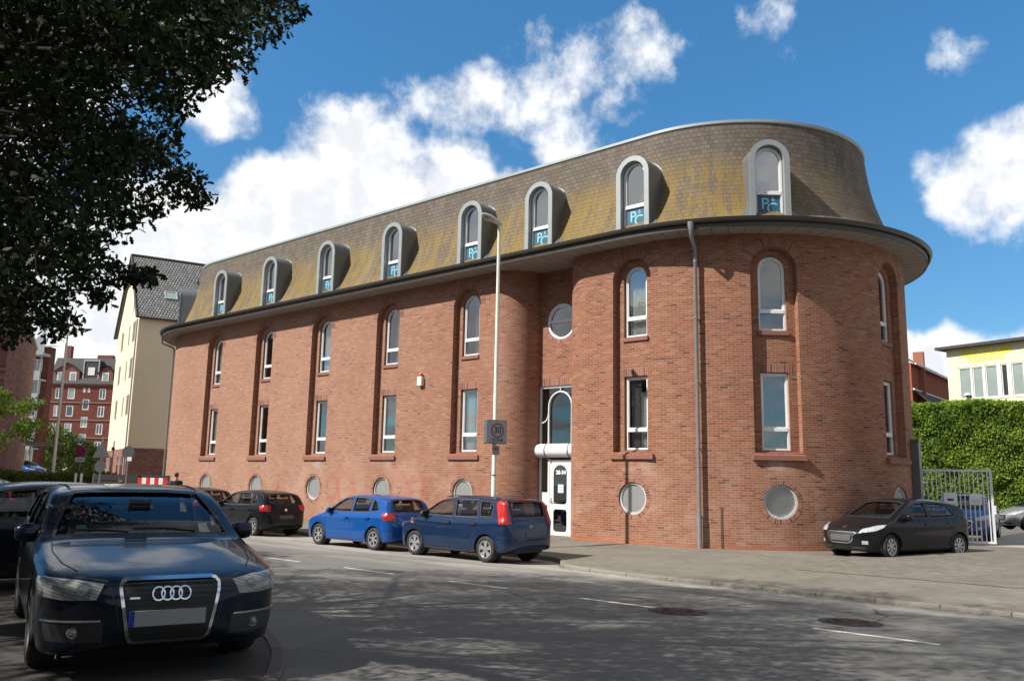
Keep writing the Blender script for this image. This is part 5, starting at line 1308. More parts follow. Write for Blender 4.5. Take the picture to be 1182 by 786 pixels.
for (lat, dep, lab) in ((-23.0, 45.5, 'white bollard nearest the left street lamp'), (-22.2, 44.5, 'white bollard between the signs'), (-21.3, 44.0, 'white bollard nearest the cream house')):
    p = at(lat, dep); b = MB((p.x, p.y, -.15)); b.lathe([(.001, 1.75), (.05, 1.74), (.065, 1.68), (.065, 0)], (p.x, p.y, -.15), n=12)
    ob = b.build('bollard', M_wf, None, 50); ob.location = (p.x, p.y, -.15); tag(ob, lab, 'bollard', 'white bollards')

# ---------------------------------------------------------------- buildings around
M_cream = simple('cream_render', (.78, .63, .42), .9, var=.05, vs=.6, dirt=((.5, .44, .31), .3))
M_tile = brick_mat('dark_pantiles', [(0, (.20, .20, .20)), (.5, (.26, .257, .25)), (1, (.34, .335, .32))], (.03, .03, .03), bw=.24, rh=.34, ms=.045, rough=.6, bump=.8)
M_bk2 = brick_mat('base_brick', [(0, (.12, .05, .04)), (.5, (.25, .09, .06)), (1, (.32, .13, .09))], (.25, .2, .17))
M_red = M_red
M_redb = brick_mat('crimson_brick', [(0, (.08, .02, .015)), (.5, (.155, .040, .026)), (1, (.20, .056, .036))], (.2, .08, .06), bw=.3, rh=.1, coord='UV')
M_oran = brick_mat('orange_brick', [(0, (.30, .07, .035)), (1, (.42, .12, .06))], (.3, .12, .08), bw=.3, rh=.1)
M_lbk = brick_mat('brown_brick', [(0, (.10, .045, .035)), (.5, (.22, .09, .065)), (1, (.30, .14, .10))], (.16, .10, .08), bw=.5, rh=.14)
M_wpane = simple('dim_window', (.05, .06, .07), .08, spec=.8, coat=1.)
M_gpane = simple('pale_blind_window', (.26, .31, .29), .1, coat=1.)
M_yel = simple('pale_yellow_render', (.80, .73, .46), .85, var=.04)
M_rdark = simple('dark_roofing', (.05, .045, .045), .8, var=.2)
M_balc = simple('grey_balcony', (.34, .37, .38), .6, var=.1)
def quad_uv(name, pts, mat, parent, sc_=1.):
    """planar polygon with metric UVs"""
    P = [Vector(p) for p in pts]; n = (P[1]-P[0]).cross(P[-1]-P[0]).normalized(); e = (P[1]-P[0]).normalized(); f = n.cross(e)
    me = bpy.data.meshes.new(name); me.from_pydata([tuple(p) for p in P], [], [tuple(range(len(P)))]); me.update(); uv = me.uv_layers.new(name='UVMap')
    for li in range(len(P)): q = P[me.loops[li].vertex_index] - P[0]; uv.data[li].uv = (q.dot(e)*sc_, q.dot(f)*sc_)
    return mobj(name, me, mat, parent)
def wall_uv(name, M, outer, holes, mat, parent, depth=.15):
    me = cdt_surface(outer, holes, 50, 50, lambda u, z: M(u, z, 0)); ms_ = [me] + [band(h, 0, -depth, True, M) for h in holes]
    return mobj(name, join_meshes(ms_, name), mat, parent)
def hwin(M, r, parent, fm=M_white, pm=M_wpane, bar=True, dep=.12, fw=.07):
    f = MB(); x0, x1, z0, z1 = r[0][0], r[1][0], r[0][1], r[2][1]
    f.ring(r, rect(x0+fw, x1-fw, z0+fw, z1-fw), -dep, -dep+.06, M)
    if bar: f.prism(rect((x0+x1)/2-fw*.4, (x0+x1)/2+fw*.4, z0+fw, z1-fw), -dep, -dep+.05, M)
    o_ = f.build('window', fm, parent); MB().prism(rect(x0+fw*.5, x1-fw*.5, z0+fw*.5, z1-fw*.5), -dep+.01, -dep+.02, M).build('pane', pm, o_)
    return o_
# cream gabled house
o, e, n = frame(-29.6, 66, 121.5)          # gable runs back to the left
rt_ = (HR*.85 + HDIR*.52).normalized()
n = -rt_ if n.dot(rt_) > 0 else n; n = Vector(-rt_)
e = (HR*(-.52) + HDIR*.85).normalized()
ch = empty('cream_house', (o.x, o.y, -.3), 0, 'tall cream rendered house with a steep grey tiled gable roof', 'building')
GW, EZ, RZ, LL = 12.9, 14.45, 20.6, 17.
M = lambda u, v, w_=0.: e*u + n*w_ + Vector((0, 0, v))
wins = []
for z in (3.5, 6.5, 9.5, 12.5): wins += [rect(1.7, 3.3, z, z+1.7), rect(4.7, 5.6, z, z+1.7), rect(8.6, 10.2, z, z+1.7)]
att = rect(3.5, 4.2, 15.2, 16.9)
outer = [(0, 3.9), (GW, 3.9), (GW, EZ), (GW/2, RZ), (0, EZ)]
wall_uv('gable_wall', M, outer, [w_ for w_ in wins if w_[0][1] > 3.9] + [att], M_cream, ch)
wall_uv('base_wall', M, rect(0, GW, 0, 3.9), [], M_bk2, ch)
for w_ in wins + [att]:
    if w_[0][1] > 3.9 : hwin(M, w_, ch, M_offw)
    else: 
        MB().prism(rect(w_[0][0], w_[1][0], 1.6, 3.3), -.02, .02, M).build('window', M_wpane, ch)
M2 = lambda u, v, w_=0.: rt_*u + (HR*.52 - HDIR*.85).normalized()*w_ + Vector((0, 0, v))
quad_uv('side_wall', [M2(0, 3.9), M2(LL, 3.9), M2(LL, EZ), M2(0, EZ)], M_cream, ch); quad_uv('base_wall', [M2(0, 0), M2(LL, 0), M2(LL, 3.9), M2(0, 3.9)], M_bk2, ch)
quad_uv('side_wall', [M(GW, 0), M(GW, 0)+rt_*LL, M(GW, EZ)+rt_*LL, M(GW, EZ)], M_cream, ch)
ra, rb_ = M(-.35, EZ-.30) - rt_*.25, M(GW/2, RZ+.05) - rt_*.25
quad_uv('roof', [ra, ra + rt_*(LL+.5), rb_ + rt_*(LL+.5), rb_], M_tile, ch)
rc = M(GW+.35, EZ-.30) - rt_*.25; quad_uv('roof', [rc, rb_, rb_ + rt_*(LL+.5), rc + rt_*(LL+.5)], M_tile, ch)
MB().tube([ra, rb_, rc], .10, 6).build('barge_board', M_rdark, ch); MB().tube([ra, ra + rt_*(LL+.5)], .09, 8).build('gutter', M_rdark, ch)
MB().tube([rb_, rb_ + rt_*(LL+.5)], .13, 8).build('ridge', M_rdark, ch)
MB().tube([M(.15, .3, .12), M(.15, EZ-.4, .12)], .07, 8).build('downpipe', M_balc, ch)
rn_ = (M2(0, 0) - M2(0, 0)); ru = (rb_-ra); rul = ru.normalized(); rno = rt_.cross(rul).normalized()
if rno.z < 0: rno = -rno
def RM(u, v, w_=0.): return ra + rt_*u + rul*v + rno*w_
sk = MB().ring(rect(2.3, 3.3, 3.0, 4.1), rect(2.4, 3.2, 3.1, 4.0), .02, .12, RM).build('skylight', M_balc, ch); MB().prism(rect(2.4, 3.2, 3.1, 4.0), .04, .08, RM).build('pane', M_gpane, sk)
for u in (1.0, 5.2): MB().tube([RM(u, 6.0, 0), RM(u, 6.0, .1)+Vector((0, 0, .3))], .07, 8).build('roof_vent', M_rdark, ch)

# red apartment house far behind
o, e, n = frame(-81.6, 150, 0); ra_ = empty('apartment_house', (o.x, o.y, -.5), 0, 'red brick apartment house with white windows and a dark mansard roof with gabled dormers', 'building'); M = F(o, e, n)
ws = []
for z in (8.8, 11.9, 15.0): ws += [rect(.6, 1.8, z, z+1.9), rect(2.8, 4.1, z, z+1.9), rect(8.4, 9.6, z, z+1.9), rect(12.5, 13.7, z, z+1.9)]
for z in (2.6, 5.7): ws += [rect(.6, 1.8, z, z+1.9), rect(2.8, 4.1, z, z+1.9), rect(8.4, 9.6, z, z+1.9), rect(12.5, 13.7, z, z+1.9)]
for z in (3.9, 7.0, 10.0, 13.1): ws += [rect(5.6, 6.8, z, z+1.9)]
ws += [rect(5.5, 5.95, 16.2, 16.95), rect(6.3, 6.75, 16.2, 16.95)]
wall_uv('wall', M, rect(-.5, 18, 0, 17.9), ws, M_redb, ra_, .2)
for k, w_ in enumerate(ws):
    hwin(M, w_, ra_, M_white, (M_gpane, M_wpane)[k % 3 == 2 or w_[0][0] > 8], k % 2 == 0, .1, .16)
for z in (5.0, 8.1, 11.2, 14.3, 17.5): MB().prism(rect(-.5, 18, z, z+.16), 0, .12, M).build('string_course', M_bk2, ra_)
quad_uv('side_wall', [M(-.5, 0, 0), M(-.5, 0, -12), M(-.5, 17.9, -12), M(-.5, 17.9, 0)], M_redb, ra_)
quad_uv('roof', [M(-.8, 17.7, .4), M(18.3, 17.7, .4), M(18.3, 22.6, -2.2), M(-.8, 22.6, -2.2)], M_rdark, ra_); quad_uv('roof', [M(-.8, 22.6, -2.2), M(18.3, 22.6, -2.2), M(18.3, 23, -12), M(-.8, 23, -12)], M_rdark, ra_)
def gabledormer(u0, u1, z0, z1, zr, wl):
    d = MB(); P_ = [(u0, z0), (u1, z0), (u1, z1), ((u0+u1)/2, zr), (u0, z1)]; d.prism(P_, -2.5, .05, M); dd_ = d.build('dormer', M_redb, ra_)
    for s_ in ((u0-.3, z1-.2, (u0+u1)/2, zr+.15), (u1+.3, z1-.2, (u0+u1)/2, zr+.15)): MB().add([M(s_[0], s_[1], .35), M(s_[2], s_[3], .35), M(s_[2], s_[3], -2.5), M(s_[0], s_[1], -2.5)], [(0, 1, 2, 3)]).build('dormer_roof', M_rdark, dd_)
    for x in wl: MB().prism(rect(x-.6, x+.6, z0+.3, z0+2.1), .05, .10, M).build('window_frame', M_white, dd_); MB().prism(rect(x-.4, x+.4, z0+.5, z0+1.9), .10, .12, M).build('pane', M_gpane, dd_)
gabledormer(.3, 4.6, 17.7, 20.0, 21.3, (1.3, 3.5)); gabledormer(8.1, 10.6, 17.7, 19.7, 21.0, (9.3,)); gabledormer(12, 14.5, 17.7, 19.7, 21.0, (13.2,))
fd = MB().prism(rect(5.2, 7.9, 18.2, 22.0), -2.4, -.2, M).build('dormer', M_rdark, ra_)
MB().ring(rect(5.1, 8.0, 18.2, 22.1), rect(5.3, 7.8, 18.2, 21.8), -.2, -.1, M).build('dormer_trim', M_balc, fd); MB().prism(rect(6.0, 7.2, 19.3, 20.7), -.2, -.12, M).build('window_frame', M_white, fd)
for (u, z1) in ((.2, 25.4), (6.2, 23.8)): MB().prism(rect(u, u+(1.1 if z1 > 25 else 2.8), 22.4, z1-.5), -3.5, -2.6, M).build('chimney', M_redb, ra_)
bn = MB().prism(rect(2.6, 6.6, 7.5, 8.25), .5, .6, M).build('blue_banner', simple('banner_blue', (.01, .13, .42), .5, var=.05), ra_)
for k in range(9): MB().prism(rect(2.9+.4*k, 3.15+.4*k, 7.78, 8.0), .6, .61, M).build('banner_print', M_balc, bn)
aw = MB().prism(rect(7.2, 12, 3.3, 3.9), 0, 1.2, M).build('awning', simple('awning_red', (.55, .10, .06), .7), ra_)
MB().prism(rect(6.8, 12, 2.6, 3.2), .3, 1.3, M).build('shop_sign', M_offw, ra_)

# balcony block
o, e, n = frame(-67.0, 112, 4); bb = empty('balcony_block', (o.x, o.y, -.4), 0, 'brick flats with a stack of grey balconies beside the red apartment house', 'building'); M = F(o, e, n)
ws = [rect(u, u+w_, z, z+1.7) for z in (3.2, 6.2, 9.2, 12.2, 15.2) for (u, w_) in ((1.1, 1.0), (2.9, 1.4), (-3, 1.2))]
wall_uv('wall', M, rect(-6, 5.1, 0, 18.6), ws, M_redb, bb)
for w_ in ws: hwin(M, w_, bb, M_white, M_gpane, True, .1, .14)
quad_uv('roof', [M(-6, 18.6, .3), M(5.8, 18.6, .3), M(5.8, 19.0, -1.8), M(-6, 19.0, -1.8)], M_rdark, bb)
quad_uv('side_wall', [M(5.1, 0, 0), M(5.1, 0, -1.6), M(5.1, 18.6, -1.6), M(5.1, 18.6, 0)], M_redb, bb)
for z in (5.0, 8.0, 11.0, 14.0):
    b = MB().prism(rect(.6, 5.0, z-.1, z+.1), 0, 1.8, M).build('balcony', M_balc, bb)
    MB().prism(rect(.6, 5.0, z+.1, z+1.15), 1.72, 1.8, M).build('railing', M_balc, b)
MB().prism(rect(.4, 5.2, 17.2, 17.5), 0, 2.2, M).build('balcony_roof', M_balc, bb)
for u in (.6, 4.9): MB().tube([M(u, 0, 1.8), M(u, 17.3, 1.8)], .09, 8).build('balcony_post', M_balc, bb)
MB().add([M(2.2, 17.5, 1.9), M(5.2, 17.5, 1.9), M(5.2, 20.6, 1.9)], [(0, 1, 2)]).build('sail_screen', M_balc, bb)

# long brown brick building along the near side of the street
pA, pB = at(-16.5, 24.5), at(-35.2, 62)
e = (pB-pA).normalized(); n = Vector((e.y, -e.x, 0)); n = n if n.dot(Vector((0, 1, 0))) > 0 else -n
lb = empty('brown_brick_building', (pA.x, pA.y, -.2), 0, 'long plain brown brick building at the left edge behind the oak leaves', 'building')
L_ = (pB-pA).length; M = lambda u, v, w_=0.: e*u + n*w_ + Vector((0, 0, v))
u0 = L_*.455
quad_uv('wall', [M(u0, 0), M(L_, 0), M(L_, 10.7), M(u0, 10.7)], M_lbk, lb); quad_uv('end_wall', [M(L_, 0), M(L_, 0, -10), M(L_, 10.7, -10), M(L_, 10.7)], M_lbk, lb); quad_uv('end_wall', [M(u0, 0, -10), M(u0, 0), M(u0, 10.7), M(u0, 10.7, -10)], M_lbk, lb)
quad_uv('roof', [M(u0, 10.7), M(L_, 10.7), M(L_, 10.7, -10), M(u0, 10.7, -10)], M_rdark, lb)
MB().prism(rect(u0-.1, L_+.1, 10.7, 10.9), -.3, .12, M).build('coping', M_balc, lb)
for k in range(5): MB().prism(rect(L_-3.0-k*1.1, L_-2.2-k*1.1, 5.3, 5.9), .0, .04, M).build('vent', M_balc, lb) if k == 2 else None

# houses and studio on the right
def lat_for(px, lat0, dep0, dl, dd_, corr=7):
    k = (px+corr-591)/976; return (k*dep0-lat0)/(dl-dd_*k)
o = at(27.06, 52); e = (HR*.53 - HDIR*.85).normalized(); n = Vector((e.y, -e.x, 0)); n = n if n.dot(HDIR) < 0 else -n
yb = empty('studio_building', (o.x, o.y, 0), 0, 'pale yellow flat-roofed building with a band of windows and a yellow sign above the hedge', 'building')
M = lambda u, v, w_=0.: e*u + n*w_ + Vector((0, 0, v))
tt = [lat_for(p, 27.06, 52, .53, -.85) for p in (1105, 1119, 1121, 1133, 1136, 1150, 1154.5, 1162, 1167, 1181)]
ws = [rect(tt[i], tt[i+1], 7.05, 8.92) for i in range(0, 10, 2)] + [rect(5.3+1.4*k, 6.4+1.4*k, 7.05, 8.92) for k in range(5)]
wall_uv('wall', M, rect(0, 16, 0, 10.15), ws, M_yel, yb)
for k, w_ in enumerate(ws): hwin(M, w_, yb, M_white, M_dark if k == 3 else M_gpane, False, .1, .05)
fr_ = MB(); fr_.ring(rect(tt[0]-.12, 13, 6.95, 9.02), rect(tt[0]-.1, 12.98, 6.97, 9.0), 0, .03, M); 
for i in range(1, 8, 2): fr_.prism(rect(tt[i]+.01, tt[i+1]-.01, 6.97, 9.0), .0, .03, M)
fr_.build('window_band', M_white, yb)
quad_uv('end_wall', [M(0, 0), M(0, 0, -12), M(0, 10.15, -12), M(0, 10.15)], M_yel, yb)
MB().prism(rect(-.45, 16.3, 10.15, 10.32), -12, .5, M).build('roof', M_rdark, yb)
M_kies = simple('sign_yellow', (.86, .66, .06), .6, var=.02); M_kl = simple('sign_cream', (.84, .78, .52), .6, var=.02)
ta, tb_ = lat_for(1110, 27.06, 52, .53, -.85), lat_for(1167.5, 27.06, 52, .53, -.85)
sg_ = MB().prism(rect(ta, tb_, 9.58, 10.03), .0, .02, M).build('sign_panel', M_kies, yb)
text_obj('sign_text', 'KIESER', .40, lambda x, y, z: M((ta+tb_)/2+x*1.55, 9.83+y, .024+z), M_kl, sg_, .003, .002)
text_obj('sign_text', 'TRAINING', .42, lambda x, y, z: M((ta+tb_)/2+x*1.12, 9.35+y, .012+z), M_kies, sg_, .003, .008)
text_obj('sign_text', 'GESUNDHEIT', .50, lambda x, y, z: M(tb_+.42+x, 9.72+y, .012+z), simple('sign_orange', (.80, .60, .35), .6), sg_, .003, .008) if False else text_obj('sign_text', 'G', .55, lambda x, y, z: M(tb_+.62+x, 9.70+y, .012+z), simple('sign_orange', (.82, .60, .34), .6), sg_, .003, .008)
q = empty('wall_camera', tuple(at(27.6, 50.9, 7.25)), 0, 'small white dome camera on the left corner of the yellow building', 'camera')
MB().lathe([(.001, .16), (.1, .14), (.16, .05), (.17, 0), (.12, -.02)], n=16).build('hood', M_white, q, 60); MB().lathe([(.12, -.01), (.10, -.09), (.001, -.14)], n=16).build('dome', M_blackg, q, 60)
# house with the grey roof and orange wall
o = at(34.9, 71); f_ = at(42.6, 80.5); e = (f_-o).normalized(); n = Vector((e.y, -e.x, 0)); n = n if n.dot(HDIR) < 0 else -n
hh = empty('orange_house', (o.x, o.y, 0), 0, 'orange brick house with a dark grey roof and chimneys between tower and yellow building', 'building')
M = lambda u, v, w_=0.: e*u + n*w_ + Vector((0, 0, v))
quad_uv('wall', [M(-4, 8.4), M(14, 8.4), M(14, 11.7), M(-4, 11.7)], M_oran, hh); quad_uv('roof', [M(-4, 11.6, .3), M(14, 11.6, .3), M(14, 14.6, -4.5), M(-4, 14.6, -4.5)], M_rdark, hh)
quad_uv('lower_roof', [M(-4, 7.2, 2.4), M(14, 7.2, 2.4), M(14, 9.5, .1), M(-4, 9.5, .1)], M_rdark, hh); quad_uv('lower_wall', [M(-4, 0, 2.3), M(14, 0, 2.3), M(14, 7.25, 2.3), M(-4, 7.25, 2.3)], M_bk2, hh)
quad_uv('wall', [M(-4, 0, 0), M(-4, 0, -9), M(-4, 11.7, -9), M(-4, 11.7, 0)], M_oran, hh); quad_uv('back_wall', [M(-4, 0, -9), M(14, 0, -9), M(14, 11.7, -9), M(-4, 11.7, -9)], M_oran, hh); quad_uv('roof', [M(-4, 14.6, -4.5), M(14, 14.6, -4.5), M(14, 11.6, -9), M(-4, 11.6, -9)], M_rdark, hh)
MB().tube([M(-4, 9.55, .12), M(14, 9.55, .12)], .08, 6).build('flashing', M_offw, hh); MB().tube([M(-4, 11.6, .35), M(14, 11.6, .35)], .08, 6).build('gutter', M_offw, hh)
for (u, w_) in ((3.6, -4.2), (6.6, -4.4), (9.5, -4.2)):
    c = MB().prism(rect(u, u+1.1, 13.6, 15.4), w_-.4, w_+.4, M).build('chimney', M_bk2, hh); MB().tube([M(u+.3, 15.4, w_), M(u+.3, 15.8, w_)], .14, 8).build('chimney_pot', M_pipe, c)
def HRM(u, v, w_=0.): return M(u, 11.6+v*.62, .3-v*.99) + Vector((0, 0, 1))*w_
for u in (4.2, 6.6, 8.6): s_ = MB().prism(rect(u, u+.7, 1.2, 2.3), .03, .10, HRM).build('skylight', M_gpane, hh)
MB().prism(rect(-1.5, -1.1, 8.4, 12.9), -.4, .4, M).build('party_wall', M_oran, hh)
# brown gable peeping over the yellow building
o = at(38.6, 62); e = HR; n = -HDIR
pk = empty('brown_gable_house', (o.x, o.y, 0), 0, 'brown gable with a purple red verge just showing above the yellow building', 'building')
M = lambda u, v, w_=0.: e*u + n*w_ + Vector((0, 0, v))
wall_uv('wall', M, [(0, 0), (12, 0), (12, 12.2), (6, 18.0), (0, 12.2)], [], M_lbk, pk)
for a, b in (((-.3, 12.0), (6, 18.2)), ((12.3, 12.0), (6, 18.2))): 
    quad_uv('roof', [M(a[0], a[1], .4), M(b[0], b[1], .4), M(b[0], b[1], -2.5), M(a[0], a[1], -2.5)], M_rdark, pk); MB().tube([M(a[0], a[1], .42), M(b[0], b[1], .42)], .13, 6).build('verge', simple('verge_red', (.35, .03, .10), .5), pk)

# gate, posts and notices by the tower
gr_ = at(12.62, 25.6); ge = at(14.13, 25.05); e = (ge-gr_).normalized(); e.z = 0; n = Vector((e.y, -e.x, 0)); n = n if n.dot(HDIR) < 0 else -n
ga = empty('railing_gate', (gr_.x, gr_.y, .03), 0, 'open galvanised bar gate leaf behind the black hatchback', 'gate')
M = lambda u, v, w_=0.: e*u + n*w_ + Vector((0, 0, v)); GL = (ge-gr_).length
M_galv = simple('galvanised', (.68, .68, .70), .4, metal=.15, var=.08)
gfr = MB(); gfr.ring(rect(-.35, GL, .06, 2.18), rect(-.29, GL-.06, .12, 2.12), -.03, .03, M); gfr.build('gate_frame', M_galv, ga)
nb = 15
for k in range(nb):
    u = -.29 + (GL+.23)*(k+.5)/nb; MB().prism(rect(u-.014, u+.014, .12, 2.12), -.014, .014, M).build('bar', M_galv, ga)
MB().prism(rect(GL-.02, GL+.05, .9, 1.15), -.05, .05, M).build('lock', M_galv, ga)
for (u0_, u1_, z0, z1, lab, bl) in ((.30, .66, 1.02, 1.50, 'white notice on the left of the gate, with a blue mark', True), (.98, 1.30, 1.16, 1.48, 'white notice with small print on the right of the gate', False)):
    nt = empty('gate_notice', tuple(Vector((gr_.x, gr_.y, .03)) + M((u0_+u1_)/2, z0, .04)), 0, lab, 'notice', 'notices wired to the gate')
    MN = lambda u, v, w_=0., c=(u0_+u1_)/2, z0=z0: e*u + n*w_ + Vector((0, 0, v))
    h_ = (u1_-u0_)/2; MB().prism(rect(-h_, h_, 0, z1-z0), 0, .012, MN).build('board', M_white, nt)
    if bl: MB().prism(rrect(-.09, .09, .24, .31, .03), .012, .014, MN).build('blue_mark', M_sblue, nt)
    for k in range(3): MB().prism(rect(-h_+.05, h_-.05, .05+.045*k, .062+.045*k), .012, .014, MN).build('print', M_pipe, nt)
po = at(12.02, 25.2); gp2 = empty('gate_post', (po.x, po.y, 0), 0, 'tall dark grey square gate post beside the rounded tower', 'post')
MB().prism(rect(-.11, .11, 0, 3.0), -.11, .11, lambda u, v, w_: Vector((u, w_, v))).build('shaft', M_zincd, gp2); MB().prism(rect(-.14, .14, 3.0, 3.06), -.14, .14, lambda u, v, w_: Vector((u, w_, v))).build('cap', M_zincd, gp2)
for z in (.5, 1.8): MB().tube([(.1, 0, z), (.25, .05, z)], .03, 8).build('hinge', M_galv, gp2)
po = at(11.55, 26.0); sfn = empty('railing', (po.x, po.y, 0), 0, 'short dark railing between gate post and tower', 'railing')
for k in range(6): MB().tube([HR*(-.1*k) + Vector((0, 0, 0)), HR*(-.1*k) + Vector((0, 0, 2.2))], .014, 6).build('bar', M_zincd, sfn)
MB().tube([HR*.1 + Vector((0, 0, 2.2)), HR*-.6 + Vector((0, 0, 2.2))], .03, 6).build('rail', M_zincd, sfn)

# person beyond the parked cars, walking away
def skin_body(name, verts, edges, radii, mat, parent, levels=2):
    me = bpy.data.meshes.new(name); me.from_pydata(verts, edges, []); ob = bpy.data.objects.new(name, me); COL.objects.link(ob)
    m1 = ob.modifiers.new('s', 'SKIN'); m1.use_smooth_shade = True; m2 = ob.modifiers.new('u', 'SUBSURF'); m2.levels = levels; m2.render_levels = levels
    for i, r_ in enumerate(radii): ob.data.skin_vertices[0].data[i].radius = (r_, r_ if not isinstance(r_, tuple) else r_[1]) if not isinstance(r_, tuple) else r_
    ob.data.skin_vertices[0].data[0].use_root = True
    bpy.context.view_layer.update(); dg = bpy.context.evaluated_depsgraph_get(); out = bpy.data.meshes.new_from_object(ob.evaluated_get(dg)); bpy.data.objects.remove(ob)
    out.materials.clear(); return mobj(name, out, mat, parent, 0)
M_skin = simple('skin', (.45, .26, .19), .6, var=.04); M_coat = simple('black_jacket', (.018, .018, .02), .85, var=.2); M_jean = simple('dark_trousers', (.03, .035, .05), .9, var=.2); M_hair = simple('dark_hair', (.03, .022, .018), .7, var=.3)
pp_ = at(-14.75, 38.0)
pe = empty('person', (pp_.x, pp_.y, -.12), rad(150), 'person in a black jacket walking behind the parked cars at the far building corner', 'person')
V = [(0, 0, .98), (0, 0, 1.15), (0, 0, 1.38), (0, 0, 1.52), (.02, 0, 1.64), (.03, 0, 1.74),
     (0, .10, .92), (.10, .10, .50), (.06, .10, .10), (.18, .10, .05), (0, -.10, .92), (-.10, -.10, .50), (-.26, -.10, .14), (-.16, -.10, .06),
     (0, .19, 1.42), (-.06, .25, 1.14), (.06, .24, .90), (.09, .23, .82), (0, -.19, 1.42), (.06, -.25, 1.14), (.20, -.22, .92), (.24, -.21, .85)]
Ed = [(0, 1), (1, 2), (2, 3), (3, 4), (4, 5), (0, 6), (6, 7), (7, 8), (8, 9), (0, 10), (10, 11), (11, 12), (12, 13), (2, 14), (14, 15), (15, 16), (16, 17), (2, 18), (18, 19), (19, 20), (20, 21)]
Rr = [(.15, .11), (.14, .10), (.17, .11), .055, .085, .075, .09, .062, .042, .04, .09, .062, .042, .04, .062, .047, .035, .03, .062, .047, .035, .03]
skin_body('body', V, Ed, Rr, M_skin, pe)
skin_body('jacket', [V[i] for i in (0, 1, 2)] + [(0, 0, 1.47)] + [V[i] for i in (14, 15, 16, 18, 19, 20)], [(0, 1), (1, 2), (2, 3), (2, 4), (4, 5), (5, 6), (2, 7), (7, 8), (8, 9)], [(.185, .15), (.17, .13), (.195, .135), .08, .085, .068, .052, .085, .068, .052], M_coat, pe)
skin_body('trousers', [V[i] for i in (0, 6, 7, 8, 10, 11, 12)], [(0, 1), (1, 2), (2, 3), (0, 4), (4, 5), (5, 6)], [(.16, .13), .115, .085, .07, .115, .085, .07], M_jean, pe)
hb = MB(); hb.lathe([(.001, .115), (.05, .105), (.085, .07), (.098, .02), (.09, -.04), (.07, -.08), (.05, -.09)], (.005, 0, 1.73), n=16); hb.build('hair', M_hair, pe, 60)

# ---------------------------------------------------------------- vegetation
rng = np.random.default_rng(11)
OAKT = np.array([(0, .02), (.22, .10), (.34, .24), (.46, .13), (.60, .28), (.72, .14), (.86, .20), (1, 0), (.86, -.20), (.72, -.14), (.60, -.28), (.46, -.13), (.34, -.24), (.22, -.10)])
SIMT = np.array([(0, 0), (.3, .26), (.7, .24), (1, 0), (.7, -.24), (.3, -.26)])
def leaves(name, P, size, tmpl, mat, parent, droop=.3, up=None):
    N = len(P); k = len(tmpl); a = rng.normal(size=(N, 3)); a[:, 2] -= droop; a /= np.linalg.norm(a, axis=1)[:, None]
    b = rng.normal(size=(N, 3)); b -= (b*a).sum(1)[:, None]*a; b /= np.linalg.norm(b, axis=1)[:, None]
    s = size*rng.uniform(.65, 1.2, N)
    c = np.cross(a, b)
    V_ = P[:, None, :] + s[:, None, None]*(tmpl[None, :, 0:1]*a[:, None, :] + tmpl[None, :, 1:2]*b[:, None, :] + (tmpl[None, :, 0:1]**2*-.12 + np.abs(tmpl[None, :, 1:2])*.25)*c[:, None, :])
    me = raw_mesh(name, V_.reshape(-1, 3), k); return mobj(name, me, mat, parent)
def clump_pts(centres, radii, per):
    out = []
    for c, r, m_ in zip(centres, radii, per):
        m_ = int(m_); d = rng.normal(size=(m_, 3)); d /= np.linalg.norm(d, axis=1)[:, None]; rr_ = r*rng.uniform(.25, 1., m_)**.6
        q = d*rr_[:, None]; q[:, 2] *= .7; out.append(c + q)
    return np.concatenate(out)
def limbs(mb, base, fork, targets, r0, seedn=3):
    """trunk to fork, then branching towards the targets"""
    R = random.Random(seedn)
    def curve(a, b, ra, rb, n=6, sag=.12):
        a, b = Vector(a), Vector(b); L = (b-a).length; pts = []
        off = Vector((R.uniform(-1, 1), R.uniform(-1, 1), R.uniform(-.2, 1)))*L*sag
        for i in range(n+1):
            t = i/n; pts.append(a + (b-a)*t + off*math.sin(PI*t) + Vector((R.uniform(-1, 1), R.uniform(-1, 1), R.uniform(-1, 1)))*L*.015)
        mb.tube(pts, [ra + (rb-ra)*i/n for i in range(n+1)], 8 if ra > .05 else 5, False)
        return pts
    curve(base, fork, r0, r0*.75, 8, .03)
    T = [Vector(t) for t in targets]; groups = {}
    F_ = Vector(fork)
    nl = max(4, min(9, len(T)//12)); seeds = R.sample(T, min(nl, len(T)))
    for t in T: k = min(range(len(seeds)), key=lambda i: (seeds[i]-t).length); groups.setdefault(k, []).append(t)
    for k, g in groups.items():
        c = sum(g, Vector())/len(g); j = F_ + (c-F_)*.62; main = curve(F_, j, r0*.5, r0*.22, 7, .10)
        ns = max(1, len(g)//5); s2 = R.sample(g, ns); g2 = {}
        for t in g: q_ = min(range(ns), key=lambda i: (s2[i]-t).length); g2.setdefault(q_, []).append(t)
        for q_, gg in g2.items():
            c2 = sum(gg, Vector())/len(gg); st0 = main[R.randint(3, 7)]; j2 = st0 + (c2-st0)*.75; sec = curve(st0, j2, r0*.16, r0*.06, 5, .10)
            for t in gg: curve(sec[R.randint(2, 5)], t, r0*.045, r0*.014, 4, .10)
POLY = [(-400, -900), (352, -900), (349, 8), (330, 30), (299, 58), (262, 92), (232, 104), (214, 118), (205, 150), (205, 175), (228, 190), (230, 215), (240, 234), (203, 232), (180, 250), (150, 262), (118, 280), (128, 300), (168, 314), (172, 324), (140, 326), (122, 346), (96, 326), (80, 318), (88, 350), (92, 378), (66, 392), (38, 380), (22, 392), (-400, 400)]
OAKC = np.array([-10.6, -.3, 8.4]); OAKR = np.array([8.6, 6.2, 5.3])
cents, crad = [], []
tries = 0
